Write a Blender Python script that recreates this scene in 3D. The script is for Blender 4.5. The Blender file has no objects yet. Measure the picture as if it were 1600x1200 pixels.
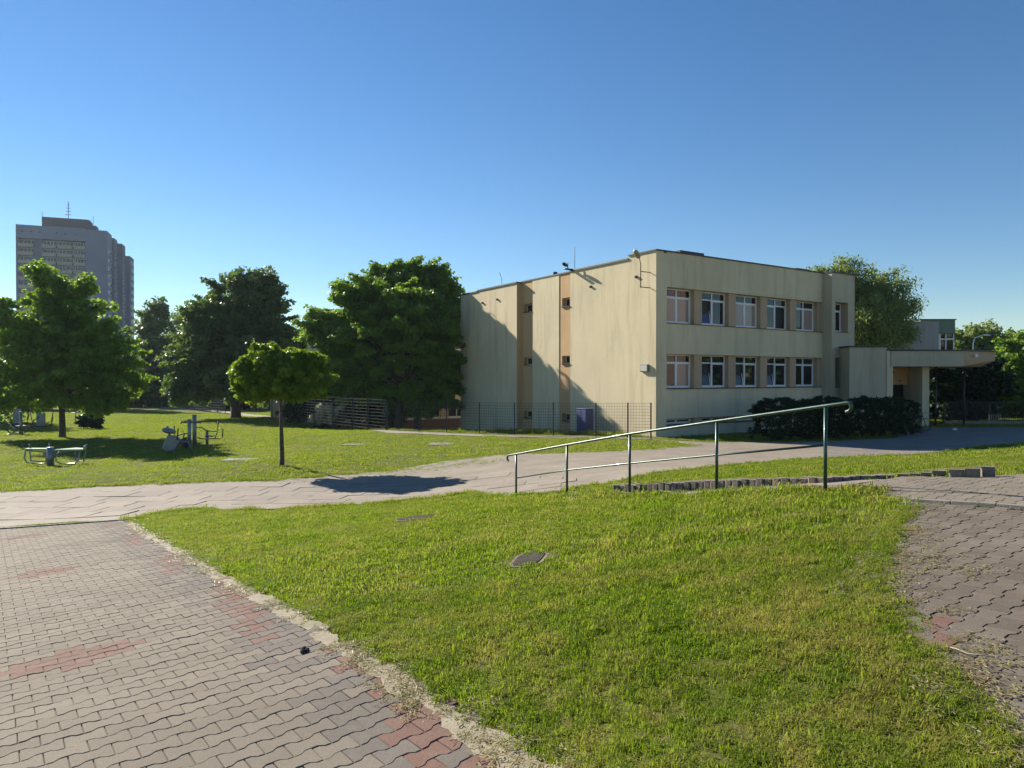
import bpy, bmesh, math, random
import numpy as np
from mathutils import Vector, Matrix
from mathutils.geometry import tessellate_polygon
random.seed(7); RNG = np.random.default_rng(7)
R = math.radians
S = bpy.context.scene
COL = S.collection
# ------------------------------------------------------------------ camera, light
EYE = 1.62; F = 1075.0; PITCH = math.atan(10/F)
cd = bpy.data.cameras.new('camera'); cam = bpy.data.objects.new('camera', cd); COL.objects.link(cam)
cd.sensor_width = 36; cd.lens = 36*F/1600; cd.clip_end = 3000; cd.clip_start = .05
cam.location = (0, 0, EYE); cam.rotation_euler = (math.pi/2 - PITCH, 0, 0)
S.camera = cam
SUN_EL = R(27.5); SUN_H = Vector((-.74, .67, 0)).normalized()
SUN_DIR = Vector((SUN_H.x*math.cos(SUN_EL), SUN_H.y*math.cos(SUN_EL), math.sin(SUN_EL)))
w = bpy.data.worlds.new('World'); S.world = w; w.use_nodes = True
nt = w.node_tree; bg = nt.nodes['Background']
sky = nt.nodes.new('ShaderNodeTexSky'); sky.sky_type = 'NISHITA'; sky.sun_disc = False
sky.sun_elevation = SUN_EL; sky.sun_rotation = math.atan2(SUN_H.x, SUN_H.y)
sky.altitude = 1200; sky.air_density = 1.15; sky.dust_density = .0; sky.ozone_density = 2.6
hsv = nt.nodes.new('ShaderNodeHueSaturation'); hsv.inputs['Saturation'].default_value = 1.24; hsv.inputs['Hue'].default_value = .503; nt.links.new(sky.outputs[0], hsv.inputs['Color']); nt.links.new(hsv.outputs[0], bg.inputs[0]); bg.inputs[1].default_value = .061
ld = bpy.data.lights.new('sun', 'SUN'); ld.energy = 5.0; ld.angle = R(.55); ld.color = (1, .92, .78)
sun = bpy.data.objects.new('sun', ld); COL.objects.link(sun)
sun.rotation_euler = SUN_DIR.to_track_quat('Z', 'Y').to_euler(); sun.location = (-40, 40, 40)
S.view_settings.view_transform = 'Standard'; S.view_settings.look = 'None'
S.view_settings.exposure = 1.08; S.view_settings.gamma = 1; S.view_settings.use_curve_mapping = False
S.render.engine = 'CYCLES'
S.cycles.max_bounces = 6; S.cycles.transparent_max_bounces = 4
# ------------------------------------------------------------------ terrain
CF, SF = math.cos(PITCH), math.sin(PITCH)
def ray(u, v):
    x = u-800; y = F*CF-(v-600)*SF; z = -F*SF-(v-600)*CF
    return x/y, z/y                                   # per metre of depth
def pt(u, v, Y):
    a, b = ray(u, v); return Vector((a*Y, Y, EYE+b*Y))
CTRL = [  # (u, v, depth)  ground points read off the picture
 (80,1147,3.9),(115,1030,5.35),(65,897,9.1),(25,841,13.1),(50,818,15.6),(0,765,20.5),(80,728,27),(290,705,32.5),
 (440,727,23.9),(97,683,40.5),(605,760,19.9),(700,775,16.9),(835,1195,3.3),(450,950,6.3),(200,815,14.6),(806,776,14.8),(984,775,11.7),(1290,767,8.6),
 (1540,825,6.1),(1600,1000,3.75),(1500,745,9.3),(1390,850,5.9),(1100,1000,4.0),(1000,1190,2.95),(827,873,7.5),(650,808,12),
 (1000,715,22.5),(1100,700,27.8),(1290,697,28.1),(1440,710,25.1),(1022,684,33.2),(806,740,19.6),(900,690,30.6),(749,677,36.4),(605,672,39.3),(440,652,59),(250,637,89),
 (1005,743,15.5),(1300,719,20.5),(1600,697,24),(960,770,12.5),(1120,767,10.6),(1590,660,43.8),(1440,680,34),(1200,690,30.9),
 (600,700,29.5),(300,660,58),(0,700,34.5),(1000,690,30)]
pts = [(0.,0.,EYE)]
for u, v, Y in CTRL:
    p = pt(u, v, Y); pts.append((p.x, p.y, EYE-p.z))
for x, y, d in [(-3.4,50.5,4.05),(-7,46,3.6),(-7.5,50,3.85),(-10,57,4.2),(12,52,2.9),(30,60,2.9),(0,100,4.2),(-60,100,4.2),(60,100,3),(-50,50,3.6),(50,50,2.8),
                (-30,15,4.0),(-15,3,2.9),(-8,-8,1.9),(8,-8,1.5),(25,5,1.2),(30,20,2.2),(-60,0,3.8),(60,0,1.2),(0,-40,1.6),(0,140,4.3),(-90,140,4.3),(90,140,3.4)]:
    pts.append((x, y, d))
P = np.array(pts)
def _phi(r2): return np.where(r2 > 1e-9, .5*r2*np.log(np.maximum(r2, 1e-9)), 0.)
n = len(P); d2 = ((P[:, None, :2]-P[None, :, :2])**2).sum(2)
A = np.zeros((n+3, n+3)); A[:n, :n] = _phi(d2)+np.eye(n)*.9; A[:n, n] = 1; A[:n, n+1:] = P[:, :2]; A[n, :n] = 1; A[n+1:, :n] = P[:, :2].T
W = np.linalg.solve(A, np.r_[P[:, 2], 0, 0, 0])
def T(x, y):
    x = np.asarray(x, float); y = np.asarray(y, float); sh = x.shape; xf = x.ravel(); yf = y.ravel()
    out = np.empty(len(xf))
    for i in range(0, len(xf), 20000):
        xs, ys = xf[i:i+20000], yf[i:i+20000]
        k = _phi((xs[:, None]-P[None, :, 0])**2+(ys[:, None]-P[None, :, 1])**2)
        out[i:i+20000] = k@W[:n]+W[n]+W[n+1]*xs+W[n+2]*ys
    r = np.hypot(xf, yf-20); t = np.clip((r-95)/60, 0, 1); t = t*t*(3-2*t)
    return (EYE-(out*(1-t)+4.0*t)).reshape(sh)
def tz(x, y): return float(T(np.array([x]), np.array([y]))[0])
_ys = np.exp(np.linspace(math.log(1.2), math.log(160), 420))
def at(u, v):
    a, b = ray(u, v); d = (EYE+b*_ys)-T(a*_ys, _ys)
    idx = np.where((d[:-1] > 0) & (d[1:] <= 0))[0]
    if len(idx) == 0: Y = 140.
    else:
        i = idx[0]; Y = _ys[i]+(_ys[i+1]-_ys[i])*d[i]/(d[i]-d[i+1])
    return Vector((a*Y, Y, tz(a*Y, Y)))
# ------------------------------------------------------------------ helpers
def tag(o, label=None, cat=None, group=None, kind=None):
    if label: o['label'] = label
    if cat: o['category'] = cat
    if group: o['group'] = group
    if kind: o['kind'] = kind
    return o
def empty(name, loc, rz=0):
    o = bpy.data.objects.new(name, None); COL.objects.link(o); o.location = loc; o.rotation_euler.z = rz
    o.empty_display_size = .2
    return o
class MB:
    def __init__(s): s.v = []; s.f = []; s.m = []
    def add(s, vs, fs, m=0):
        b = len(s.v); s.v += [tuple(p) for p in vs]; s.f += [tuple(b+i for i in f) for f in fs]; s.m += [m]*len(fs); return s
    def box(s, x0, x1, y0, y1, z0, z1, m=0, M=None):
        vs = [Vector(p) for p in ((x0,y0,z0),(x1,y0,z0),(x1,y1,z0),(x0,y1,z0),(x0,y0,z1),(x1,y0,z1),(x1,y1,z1),(x0,y1,z1))]
        if M: vs = [M@p for p in vs]
        return s.add(vs, [(0,3,2,1),(4,5,6,7),(0,1,5,4),(1,2,6,5),(2,3,7,6),(3,0,4,7)], m)
    def prism(s, poly, z0, z1, m=0, mt=None):
        n = len(poly); vs = [(x, y, z0) for x, y in poly]+[(x, y, z1) for x, y in poly]
        tri = tessellate_polygon([[Vector((x, y, 0)) for x, y in poly]])
        fs = [(i, (i+1) % n, n+(i+1) % n, n+i) for i in range(n)]
        s.add(vs, fs, m)
        s.add(vs, [tuple(n+i for i in t) for t in tri]+[tuple(reversed(t)) for t in tri], m if mt is None else mt)
        return s
    def tube(s, ps, r, n=8, m=0, cap=True):
        ps = [Vector(p) for p in ps]; rs = r if hasattr(r, '__len__') else [r]*len(ps)
        vs = []; up = None
        for i, p in enumerate(ps):
            t = (ps[min(i+1, len(ps)-1)]-ps[max(i-1, 0)]).normalized()
            if up is None:
                up = Vector((0, 0, 1)) if abs(t.z) < .9 else Vector((1, 0, 0))
            a = t.cross(up).normalized(); b = a.cross(t).normalized(); up = b
            for k in range(n):
                an = 2*math.pi*k/n; vs.append(p+a*math.cos(an)*rs[i]+b*math.sin(an)*rs[i])
        fs = [(i*n+k, i*n+(k+1) % n, (i+1)*n+(k+1) % n, (i+1)*n+k) for i in range(len(ps)-1) for k in range(n)]
        if cap: fs += [tuple(range(n-1, -1, -1)), tuple((len(ps)-1)*n+k for k in range(n))]
        return s.add(vs, fs, m)
    def ball(s, c, rx, ry, rz, n=12, m=0, M=None):
        vs = []; fs = []; h = n//2
        for i in range(h+1):
            ph = math.pi*i/h
            for k in range(n):
                th = 2*math.pi*k/n; q = Vector((rx*math.sin(ph)*math.cos(th), ry*math.sin(ph)*math.sin(th), rz*math.cos(ph)))
                if M: q = M@q
                vs.append(Vector(c)+q)
        for i in range(h):
            for k in range(n): fs.append((i*n+k, (i+1)*n+k, (i+1)*n+(k+1) % n, i*n+(k+1) % n))
        return s.add(vs, fs, m)
    def build(s, name, mats, parent=None, smooth=False, bevel=0):
        me = bpy.data.meshes.new(name); me.from_pydata(s.v, [], s.f)
        for m in (mats if isinstance(mats, (list, tuple)) else [mats]): me.materials.append(m)
        me.polygons.foreach_set('material_index', s.m)
        if smooth: me.polygons.foreach_set('use_smooth', [True]*len(s.f))
        me.update()
        if bevel or True:
            bm = bmesh.new(); bm.from_mesh(me); bmesh.ops.recalc_face_normals(bm, faces=bm.faces)
            if bevel: bmesh.ops.bevel(bm, geom=bm.edges[:], offset=bevel, segments=1, affect='EDGES', clamp_overlap=True)
            bm.to_mesh(me); bm.free()
        o = bpy.data.objects.new(name, me); COL.objects.link(o)
        if parent: o.parent = parent
        return o
def frame_M(origin, ex, ez=Vector((0, 0, 1))):
    ex = Vector(ex).normalized(); ez = Vector(ez); ey = ez.cross(ex).normalized()
    M = Matrix((ex, ey, ez)).transposed().to_4x4(); M.translation = Vector(origin); return M
def np_mesh(name, V, nper, mat, parent=None, attrs=None):   # V: (N, nper, 3)
    N = V.shape[0]; me = bpy.data.meshes.new(name)
    me.vertices.add(N*nper); me.vertices.foreach_set('co', V.reshape(-1).astype(np.float32))
    me.loops.add(N*nper); me.loops.foreach_set('vertex_index', np.arange(N*nper, dtype=np.int32))
    me.polygons.add(N); me.polygons.foreach_set('loop_start', np.arange(0, N*nper, nper, dtype=np.int32))
    me.polygons.foreach_set('loop_total', np.full(N, nper, dtype=np.int32))
    for k, a in (attrs or {}).items():
        at_ = me.attributes.new(k, 'FLOAT', 'POINT'); at_.data.foreach_set('value', np.repeat(a, nper).astype(np.float32))
    me.materials.append(mat); me.update(calc_edges=True)
    o = bpy.data.objects.new(name, me); COL.objects.link(o)
    if parent: o.parent = parent
    return o
# ------------------------------------------------------------------ materials
class NT:
    def __init__(s, name):
        s.m = bpy.data.materials.new(name); s.m.use_nodes = True; s.t = s.m.node_tree; s.b = s.t.nodes['Principled BSDF']; s.out = s.t.nodes['Material Output']
    def n(s, typ, **kw):
        nd = s.t.nodes.new(typ)
        for k, v in kw.items(): setattr(nd, k, v)
        return nd
    def l(s, a, b): s.t.links.new(a, b)
    def pos(s, scale=(1, 1, 1), obj=False):
        src = s.n('ShaderNodeTexCoord').outputs['Object'] if obj else s.n('ShaderNodeNewGeometry').outputs['Position']
        mp = s.n('ShaderNodeMapping'); mp.inputs['Scale'].default_value = scale; s.l(src, mp.inputs[0]); return mp.outputs[0]
    def noise(s, vec, scale, detail=4, rough=.55):
        nd = s.n('ShaderNodeTexNoise'); nd.inputs['Scale'].default_value = scale; nd.inputs['Detail'].default_value = detail
        nd.inputs['Roughness'].default_value = rough
        if vec: s.l(vec, nd.inputs['Vector'])
        return nd.outputs['Fac']
    def ramp(s, fac, stops):
        nd = s.n('ShaderNodeValToRGB'); cr = nd.color_ramp
        while len(cr.elements) < len(stops): cr.elements.new(.5)
        for e, (p, c) in zip(cr.elements, stops):
            e.position = p; e.color = (c if hasattr(c, '__len__') else (c, c, c))[:3]+(1,) if hasattr(c, '__len__') else (c, c, c, 1)
        s.l(fac, nd.inputs[0]); return nd.outputs[0]
    def mix(s, fac, a, b, mode='MIX'):
        nd = s.n('ShaderNodeMix', data_type='RGBA', blend_type=mode)
        for sock, val in ((nd.inputs[0], fac), (nd.inputs[6], a), (nd.inputs[7], b)):
            if isinstance(val, (int, float)): sock.default_value = val
            elif isinstance(val, (tuple, list)): sock.default_value = tuple(val)+((1,) if len(val) == 3 else ())
            else: s.l(val, sock)
        return nd.outputs[2]
    def bump(s, h, strength=.3, dist=.02):
        nd = s.n('ShaderNodeBump'); nd.inputs['Strength'].default_value = strength; nd.inputs['Distance'].default_value = dist
        s.l(h, nd.inputs['Height']); s.l(nd.outputs[0], s.b.inputs['Normal'])
def simple(name, col, rough=.6, metal=0, var=.15, scale=3, bump=0, bscale=60):
    t = NT(name); p = t.pos()
    nz = t.noise(p, scale, 5)
    c = t.mix(t.ramp(nz, [(.3, 0.), (.7, 1.)]), tuple(x*(1-var) for x in col), tuple(min(1, x*(1+var)) for x in col))
    t.l(c, t.b.inputs['Base Color']); t.b.inputs['Roughness'].default_value = rough; t.b.inputs['Metallic'].default_value = metal
    if bump: t.bump(t.noise(p, bscale, 4), bump, .01)
    return t.m
def stucco(name, col, stain=.45):
    t = NT(name); p = t.pos(); ps0 = t.pos((1.1, 1.1, .10)); wn = t.n('ShaderNodeTexNoise'); wn.inputs['Scale'].default_value = .6; t.l(p, wn.inputs['Vector']); ps = t.mix(.10, ps0, wn.outputs['Color'], 'ADD')
    big = t.noise(p, .35, 4); st = t.noise(ps, 1.7, 8, .72); fine = t.noise(p, 40, 3)
    c = t.mix(t.ramp(big, [(.3, 0.), (.72, 1.)]), tuple(x*.90 for x in col), tuple(x*1.07 for x in col))
    dirt = tuple(x*k for x, k in zip(col, (.58, .58, .56)))
    c = t.mix(t.ramp(st, [(.51, 0.), (.78, stain)]), c, dirt)
    p2 = t.pos((.9, .9, .22)); c = t.mix(t.ramp(t.noise(p2, 1.1, 5), [(.55, 0.), (.8, stain*.6)]), c, tuple(x*k for x, k in zip(col, (.70, .73, .70))))
    c = t.mix(t.ramp(fine, [(.3, .10), (.7, 0.)]), c, (0, 0, 0))
    t.l(c, t.b.inputs['Base Color']); t.b.inputs['Roughness'].default_value = .92
    t.bump(t.noise(p, 55, 4, .7), .5, .012)
    return t.m
M_YEL = stucco('cream_stucco', (.68, .575, .385), .85)
M_GRY = stucco('weathered_stucco', (.50, .44, .31), .8)
M_ORA = stucco('peach_stucco', (.56, .36, .185), .3)
M_PCH = stucco('peach_render', (.50, .36, .235), .35)
M_CAP = simple('roof_flashing', (.045, .04, .042), .5, .3)
M_ROOF = simple('roof_felt', (.07, .065, .065), .9)
M_BRK = simple('chimney_brick', (.13, .05, .035), .85, 0, .3, 6, .4)
M_WHT = simple('white_window_plastic', (.72, .73, .74), .35, 0, .04)
M_SILL = simple('sill_metal', (.05, .035, .035), .5, .2)
M_GRN = simple('green_paint', (.012, .048, .034), .36, .2, .35, 9, .12, 120)
M_GRN.node_tree.nodes['Principled BSDF'].inputs['Coat Weight'].default_value = .35
M_FEN = simple('fence_steel', (.035, .042, .05), .45, .5)
M_WIRE = simple('fence_wire', (.045, .05, .05), .45, .4)
M_BAR = simple('fence_bar', (.085, .09, .115), .4, .5)
M_BLUE = simple('blue_plastic', (.03, .045, .16), .5)
M_GYM = simple('gym_grey_metal', (.23, .24, .25), .4, .5)
M_GYMD = simple('gym_dark_metal', (.05, .052, .06), .45, .4)
M_GYMG = simple('gym_green_board', (.22, .42, .24), .4)
M_BLK = simple('black_rubber', (.015, .015, .016), .6)
M_SOIL = simple('soil', (.16, .12, .085), .95, 0, .3, 4, .8, 30)
M_BARK = simple('bark', (.075, .06, .045), .95, 0, .4, 9, 1, 25)
M_BARKL = simple('bark_light', (.15, .12, .09), .95, 0, .3, 12, 1, 40)
def glass(name, tint=(.012, .014, .02), rough=.03):
    t = NT(name); t.b.inputs['Base Color'].default_value = tint+(1,); t.b.inputs['Roughness'].default_value = rough
    t.b.inputs['Specular IOR Level'].default_value = .5; t.b.inputs['IOR'].default_value = 1.52
    t.bump(t.noise(t.pos(), .9, 2), .04, .05)
    return t.m
M_GLS = glass('window_glass'); M_GLSB = glass('blue_window_glass', (.03, .035, .09)); M_GLSR = glass('pink_reflection_glass', (.34, .25, .215), .12)  # last glass has the pink block's reflection painted into its colour
def leafmat(name, c1, c2, trans=.45, dry=None, rough=.45, spec=.22):
    t = NT(name); a = t.n('ShaderNodeAttribute', attribute_name='tint').outputs['Fac']
    col = t.mix(a, c1, c2)
    if dry:
        p = t.pos(); nz = t.noise(p, .75, 6, .65); n2 = t.noise(p, 3.5, 5, .7)
        f = t.n('ShaderNodeMath', operation='MULTIPLY'); t.l(t.ramp(nz, [(.36, 0.), (.56, 1.)]), f.inputs[0]); t.l(t.ramp(n2, [(.38, .08), (.60, 1.)]), f.inputs[1])
        col = t.mix(f.outputs[0], col, dry)
        n3 = t.noise(p, 1.7, 4); col = t.mix(t.ramp(n3, [(.35, .55), (.62, 0.)]), col, (c1[0]*.55, c1[1]*.62, c1[2]*.6))
        st = t.n('ShaderNodeMath', operation='GREATER_THAN'); t.l(a, st.inputs[0]); st.inputs[1].default_value = .93
        col = t.mix(st.outputs[0], col, (.34, .29, .14))
    t.l(col, t.b.inputs['Base Color']); t.b.inputs['Roughness'].default_value = rough
    t.b.inputs['Specular IOR Level'].default_value = spec
    tr = t.n('ShaderNodeBsdfTranslucent'); c3 = t.mix(.5, col, (c2[0]*1.7, c2[1]*1.6, c2[2]*.7)); t.l(c3, tr.inputs[0])
    mx = t.n('ShaderNodeMixShader'); mx.inputs[0].default_value = trans
    t.l(t.b.outputs[0], mx.inputs[1]); t.l(tr.outputs[0], mx.inputs[2]); t.l(mx.outputs[0], t.out.inputs[0])
    return t.m
L_BIG = leafmat('leaf_deep_green', (.066, .138, .020), (.170, .285, .036), .52)
L_MID = leafmat('leaf_mid_green', (.046, .090, .026), (.115, .190, .050), .46)
L_YEL = leafmat('leaf_yellow_green', (.055, .115, .012), (.190, .290, .026), .48)
L_AIR = leafmat('leaf_fresh_green', (.070, .140, .022), (.190, .310, .045), .54)
L_WIL = leafmat('leaf_willow', (.100, .155, .048), (.230, .300, .105), .5)
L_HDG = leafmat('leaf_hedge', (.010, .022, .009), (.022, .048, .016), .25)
L_WHT = leafmat('leaf_silver', (.20, .24, .17), (.50, .54, .44), .3)
L_GRS = leafmat('grass_blade', (.062, .140, .008), (.205, .305, .016), .5, dry=(.40, .31, .10), rough=.5, spec=.08)
L_DRY = leafmat('dry_clipping', (.22, .20, .09), (.42, .37, .20), .3)
# ------------------------------------------------------------------ the ground
def fbm(x, y, s=1., seed=0):
    v = np.zeros_like(x, float)
    for k in range(5):
        a = 1.9**k*s; ph = seed*1.7+k*2.1; c, q = math.cos(k*1.3+seed), math.sin(k*1.3+seed)
        xx = (x*c-y*q)*a; yy = (x*q+y*c)*a
        v += (np.sin(xx+1.3*np.sin(yy*.8+ph))*np.cos(yy*1.1+1.1*np.sin(xx*.7+ph*.6)))*.62**k
    return v
def axis(segs):
    out = [segs[0][0]]
    for a, b, st in segs:
        k = max(1, round((b-a)/st)); out += list(np.linspace(a, b, k+1)[1:])
    return np.array(out)
xs = axis([(-900,-300,100),(-300,-100,20),(-100,-40,3),(-40,-14,.9),(-14,14,.3),(14,40,.9),(40,100,3),(100,300,20),(300,900,100)])
ys = axis([(-200,-20,20),(-20,0,2),(0,14,.3),(14,42,.7),(42,100,2.5),(100,300,15),(300,1500,150)])
GX, GY = np.meshgrid(xs, ys); GZ = T(GX, GY)+np.where(np.hypot(GX, GY-10) < 40, fbm(GX, GY, 1.3, 3)*.006, 0)-.013
nx, ny = len(xs), len(ys); me = bpy.data.meshes.new('ground')
Vg = np.stack([GX, GY, GZ], 2).reshape(-1, 3)
i = (np.arange(ny-1)[:, None]*nx+np.arange(nx-1)[None, :]).ravel(); Fg = np.stack([i, i+1, i+nx+1, i+nx], 1)
me.vertices.add(len(Vg)); me.vertices.foreach_set('co', Vg.ravel()); me.loops.add(Fg.size); me.loops.foreach_set('vertex_index', Fg.ravel().astype(np.int32))
me.polygons.add(len(Fg)); me.polygons.foreach_set('loop_start', np.arange(0, Fg.size, 4, dtype=np.int32)); me.polygons.foreach_set('loop_total', np.full(len(Fg), 4, dtype=np.int32))
me.polygons.foreach_set('use_smooth', np.ones(len(Fg), dtype=bool)); me.update(calc_edges=True)
t = NT('lawn_ground'); p = t.pos()
c = t.mix(t.ramp(t.noise(p, .8, 6, .65), [(.35, 0.), (.65, 1.)]), (.11, .145, .026), (.165, .195, .042))
c = t.mix(t.ramp(t.noise(p, 5, 6, .7), [(.46, 0.), (.68, .75)]), c, (.27, .21, .10))
c = t.mix(t.ramp(t.noise(p, .22, 3), [(.3, .35), (.6, 0.)]), c, (.07, .09, .02))
c = t.mix(t.ramp(t.noise(p, 38, 4, .7), [(.35, .4), (.6, 0.)]), c, (.09, .075, .03))
t.l(c, t.b.inputs['Base Color']); t.b.inputs['Roughness'].default_value = 1.; t.b.inputs['Specular IOR Level'].default_value = .05; t.bump(t.noise(p, 30, 6, .75), .9, .05)
me.materials.append(t.m)
ground = bpy.data.objects.new('ground', me); COL.objects.link(ground); tag(ground, kind='structure')

def rough_poly(pix, rag, step=.35, seed=0, closed=True):
    """pixel outline -> world outline on the ground, with a ragged edge"""
    w_ = [at(u, v) if not isinstance(u, tuple) else Vector(u) for u, v in pix]; out = []
    for i in range(len(w_)):
        a, b = w_[i].xy, w_[(i+1) % len(w_)].xy; L = (b-a).length; st = step if max(a.y, b.y) < 40 else 3
        k = max(1, int(L/st)); nrm = Vector((-(b-a).y, (b-a).x)).normalized() if L > 0 else Vector((0, 0))
        for j in range(k):
            q = a+(b-a)*(j/k)
            off = rag*float(fbm(np.array([q.x]), np.array([q.y]), 2.7, seed)[0])*.6 if j or rag > .15 else 0
            out.append((q.x+nrm.x*off, q.y+nrm.y*off))
    return out
def sheet(name, poly, mat, dz, step=1., edge=.05, parent=None, wob=0.):
    bm = bmesh.new(); vs = [bm.verts.new((x, y, 0)) for x, y in poly]; bm.faces.new(vs)
    bmesh.ops.triangulate(bm, faces=bm.faces[:])
    X = [p[0] for p in poly]; Y = [p[1] for p in poly]
    def cuts(a, b, ax):
        q = a
        while q < b:
            st = step if q < 40 else 4; q += st
            co = (q, 0, 0) if ax == 0 else (0, q, 0); no = (1, 0, 0) if ax == 0 else (0, 1, 0)
            bmesh.ops.bisect_plane(bm, geom=bm.verts[:]+bm.edges[:]+bm.faces[:], plane_co=co, plane_no=no)
    cuts(max(min(X), -40), min(max(X), 60), 0); cuts(min(Y), max(Y), 1)
    bm.verts.ensure_lookup_table()
    xy = np.array([(v.co.x, v.co.y) for v in bm.verts]); zz = T(xy[:, 0], xy[:, 1])+dz
    if wob: zz = zz+wob*fbm(xy[:, 0], xy[:, 1], 1.1, 5)
    for v, z in zip(bm.verts, zz): v.co.z = z
    be = [e for e in bm.edges if e.is_boundary]
    r = bmesh.ops.extrude_edge_only(bm, edges=be)
    for g in r['geom']:
        if isinstance(g, bmesh.types.BMVert): g.co.z -= edge
    bmesh.ops.recalc_face_normals(bm, faces=bm.faces)
    me = bpy.data.meshes.new(name); bm.to_mesh(me); bm.free(); me.materials.append(mat)
    me.polygons.foreach_set('use_smooth', [False]*len(me.polygons))
    o = bpy.data.objects.new(name, me); COL.objects.link(o)
    if parent: o.parent = parent
    return o
def inside(x, y, poly):
    px = np.array([p[0] for p in poly]); py = np.array([p[1] for p in poly]); r = np.zeros(len(x), bool); j = len(px)-1
    for i in range(len(px)):
        c = ((py[i] > y) != (py[j] > y)) & (x < (px[j]-px[i])*(y-py[i])/(py[j]-py[i]+1e-12)+px[i]); r ^= c; j = i
    return r
# concrete path round the lawns, and asphalt in front of the entrance
LAWN_S = [(600,738),(660,727),(700,720),(760,712),(840,709),(920,707),(1000,703),(1050,698),(1082,695.5)]
CONC = [(-90,774),(0,768),(60,766),(160,759),(240,757),(340,752),(430,750),(500,744),(560,739)]+LAWN_S+[
 (1060,690.5),(1020,687.5),(900,684.5),(749,681.5),(680,679.5),(605,676.5),(500,664.5),(440,655),(330,642.5),(250,637.5),
 (250,636),(330,639),(440,650.5),(500,659),(605,672.5),(700,676.5),(749,678.2),(900,681.5),(1015,685),
 (1060,689.5),(1130,691.5),(1200,691),(1290,690),(1290,716),(1180,724),(1100,731),(1030,738),(1005,744),(985,750),(940,757),(890,765),(860,772),
 (800,775),(730,771),(660,779),(600,786),(500,792),(400,797),(300,796),(240,803),(200,813),(100,817),(0,824),(-90,829)]
pc = rough_poly(CONC, .07, seed=2)
ASP = [(1290,690),(1400,685),(1415,673),(1428,668),(1500,668),(1600,667.5),(1760,666),(1760,686),(1600,693),(1500,702),(1400,711),(1290,716)]
pa = rough_poly(ASP, .02, seed=4)
def paving_mat(name, base, dust, scale=1.):
    t = NT(name); p = t.pos()
    c = t.mix(t.ramp(t.noise(p, .9*scale, 6, .6), [(.3, 0.), (.7, 1.)]), base, dust)
    c = t.mix(t.ramp(t.noise(p, 6, 5, .7), [(.35, .35), (.6, 0.)]), c, tuple(x*.6 for x in base))
    c = t.mix(t.ramp(t.noise(p, 70, 3, .7), [(.3, .35), (.6, 0.)]), c, tuple(x*.5 for x in base))
    t.l(c, t.b.inputs['Base Color']); t.b.inputs['Roughness'].default_value = .9; t.bump(t.noise(p, 60, 5, .75), .5, .012)
    return t.m
M_CONC = paving_mat('dusty_concrete', (.205, .168, .127), (.305, .260, .203))
M_ASP = paving_mat('asphalt', (.17, .142, .12), (.25, .215, .18))
conc = sheet('concrete_path', pc, M_CONC, .012, 1., .12, wob=.004); tag(conc, kind='structure')
asph = sheet('asphalt_road', pa, M_ASP, .016, 2., .12); tag(asph, kind='structure')
# loose slabs in the nearer part of the path
A0 = at(0, 824); A1 = at(200, 813); ex = (A1-A0).to_2d().normalized(); ey = Vector((-ex.y, ex.x))
t = NT('concrete_slab'); p = t.pos(); oi = t.n('ShaderNodeObjectInfo').outputs['Random']
c = t.mix(oi, (.215, .175, .14), (.285, .24, .192)); c = t.mix(t.ramp(t.noise(p, 2.2, 6, .65), [(.35, .4), (.65, 0.)]), c, (.15, .122, .10))
c = t.mix(t.ramp(t.noise(p, 60, 3), [(.3, .3), (.6, 0.)]), c, (.14, .12, .10))
t.l(c, t.b.inputs['Base Color']); t.b.inputs['Roughness'].default_value = .9; t.bump(t.noise(p, 50, 5, .75), .5, .012); M_SLAB = t.m
slab_zone = rough_poly([(-90,775),(0,770),(160,761),(340,754),(500,746),(600,741),(700,740),(800,738),(900,745),(930,756),(870,769),(800,773),(730,770),(660,778),(600,785),(500,790),(400,795),(300,794),(240,800),(200,811),(100,815.5),(0,822),(-90,827)], .0)
SL, SWd = .95, .72; cnt = 0; slabmeshes = []
for q in range(5):
    b = MB(); g = .006+.002*q; cx = [(g, g), (SL-g, g), (SL-g, SWd-g), (g, SWd-g)]
    if q == 3: cx = [(g, g), (SL-g, g), (SL-g, SWd-.12), (SL-.2, SWd-g), (g, SWd-g)]
    if q == 4: cx = [(g+.1, g), (SL-g, g), (SL-g, SWd-g), (g, SWd-g), (g, .15)]
    b.prism(cx, -.05, 0); o = b.build('concrete_slab', M_SLAB, bevel=.008); slabmeshes.append(o.data); bpy.data.objects.remove(o)
sc = []
for i in range(-12, 40):
    for j in range(0, 16):
        q = A0.xy+ex*(i*SL+(.33 if j % 2 else 0))+ey*(j*SWd+.12); sc.append((q.x, q.y, i, j))
sc = np.array(sc); cm = sc[:, :2]+np.array(ex)*SL/2+np.array(ey)*SWd/2
ok = np.ones(len(sc), bool)
for fx in (0.05, .95):
    for fy in (0.05, .95):
        ok &= inside(sc[:, 0]+ex.x*SL*fx+ey.x*SWd*fy, sc[:, 1]+ex.y*SL*fx+ey.y*SWd*fy, slab_zone)
ok &= (RNG.random(len(sc)) > np.clip((cm[:, 0]+5)/9, .04, .9))
sel = sc[ok][np.argsort(np.hypot(cm[ok][:, 0], cm[ok][:, 1]))][:300]
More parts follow.
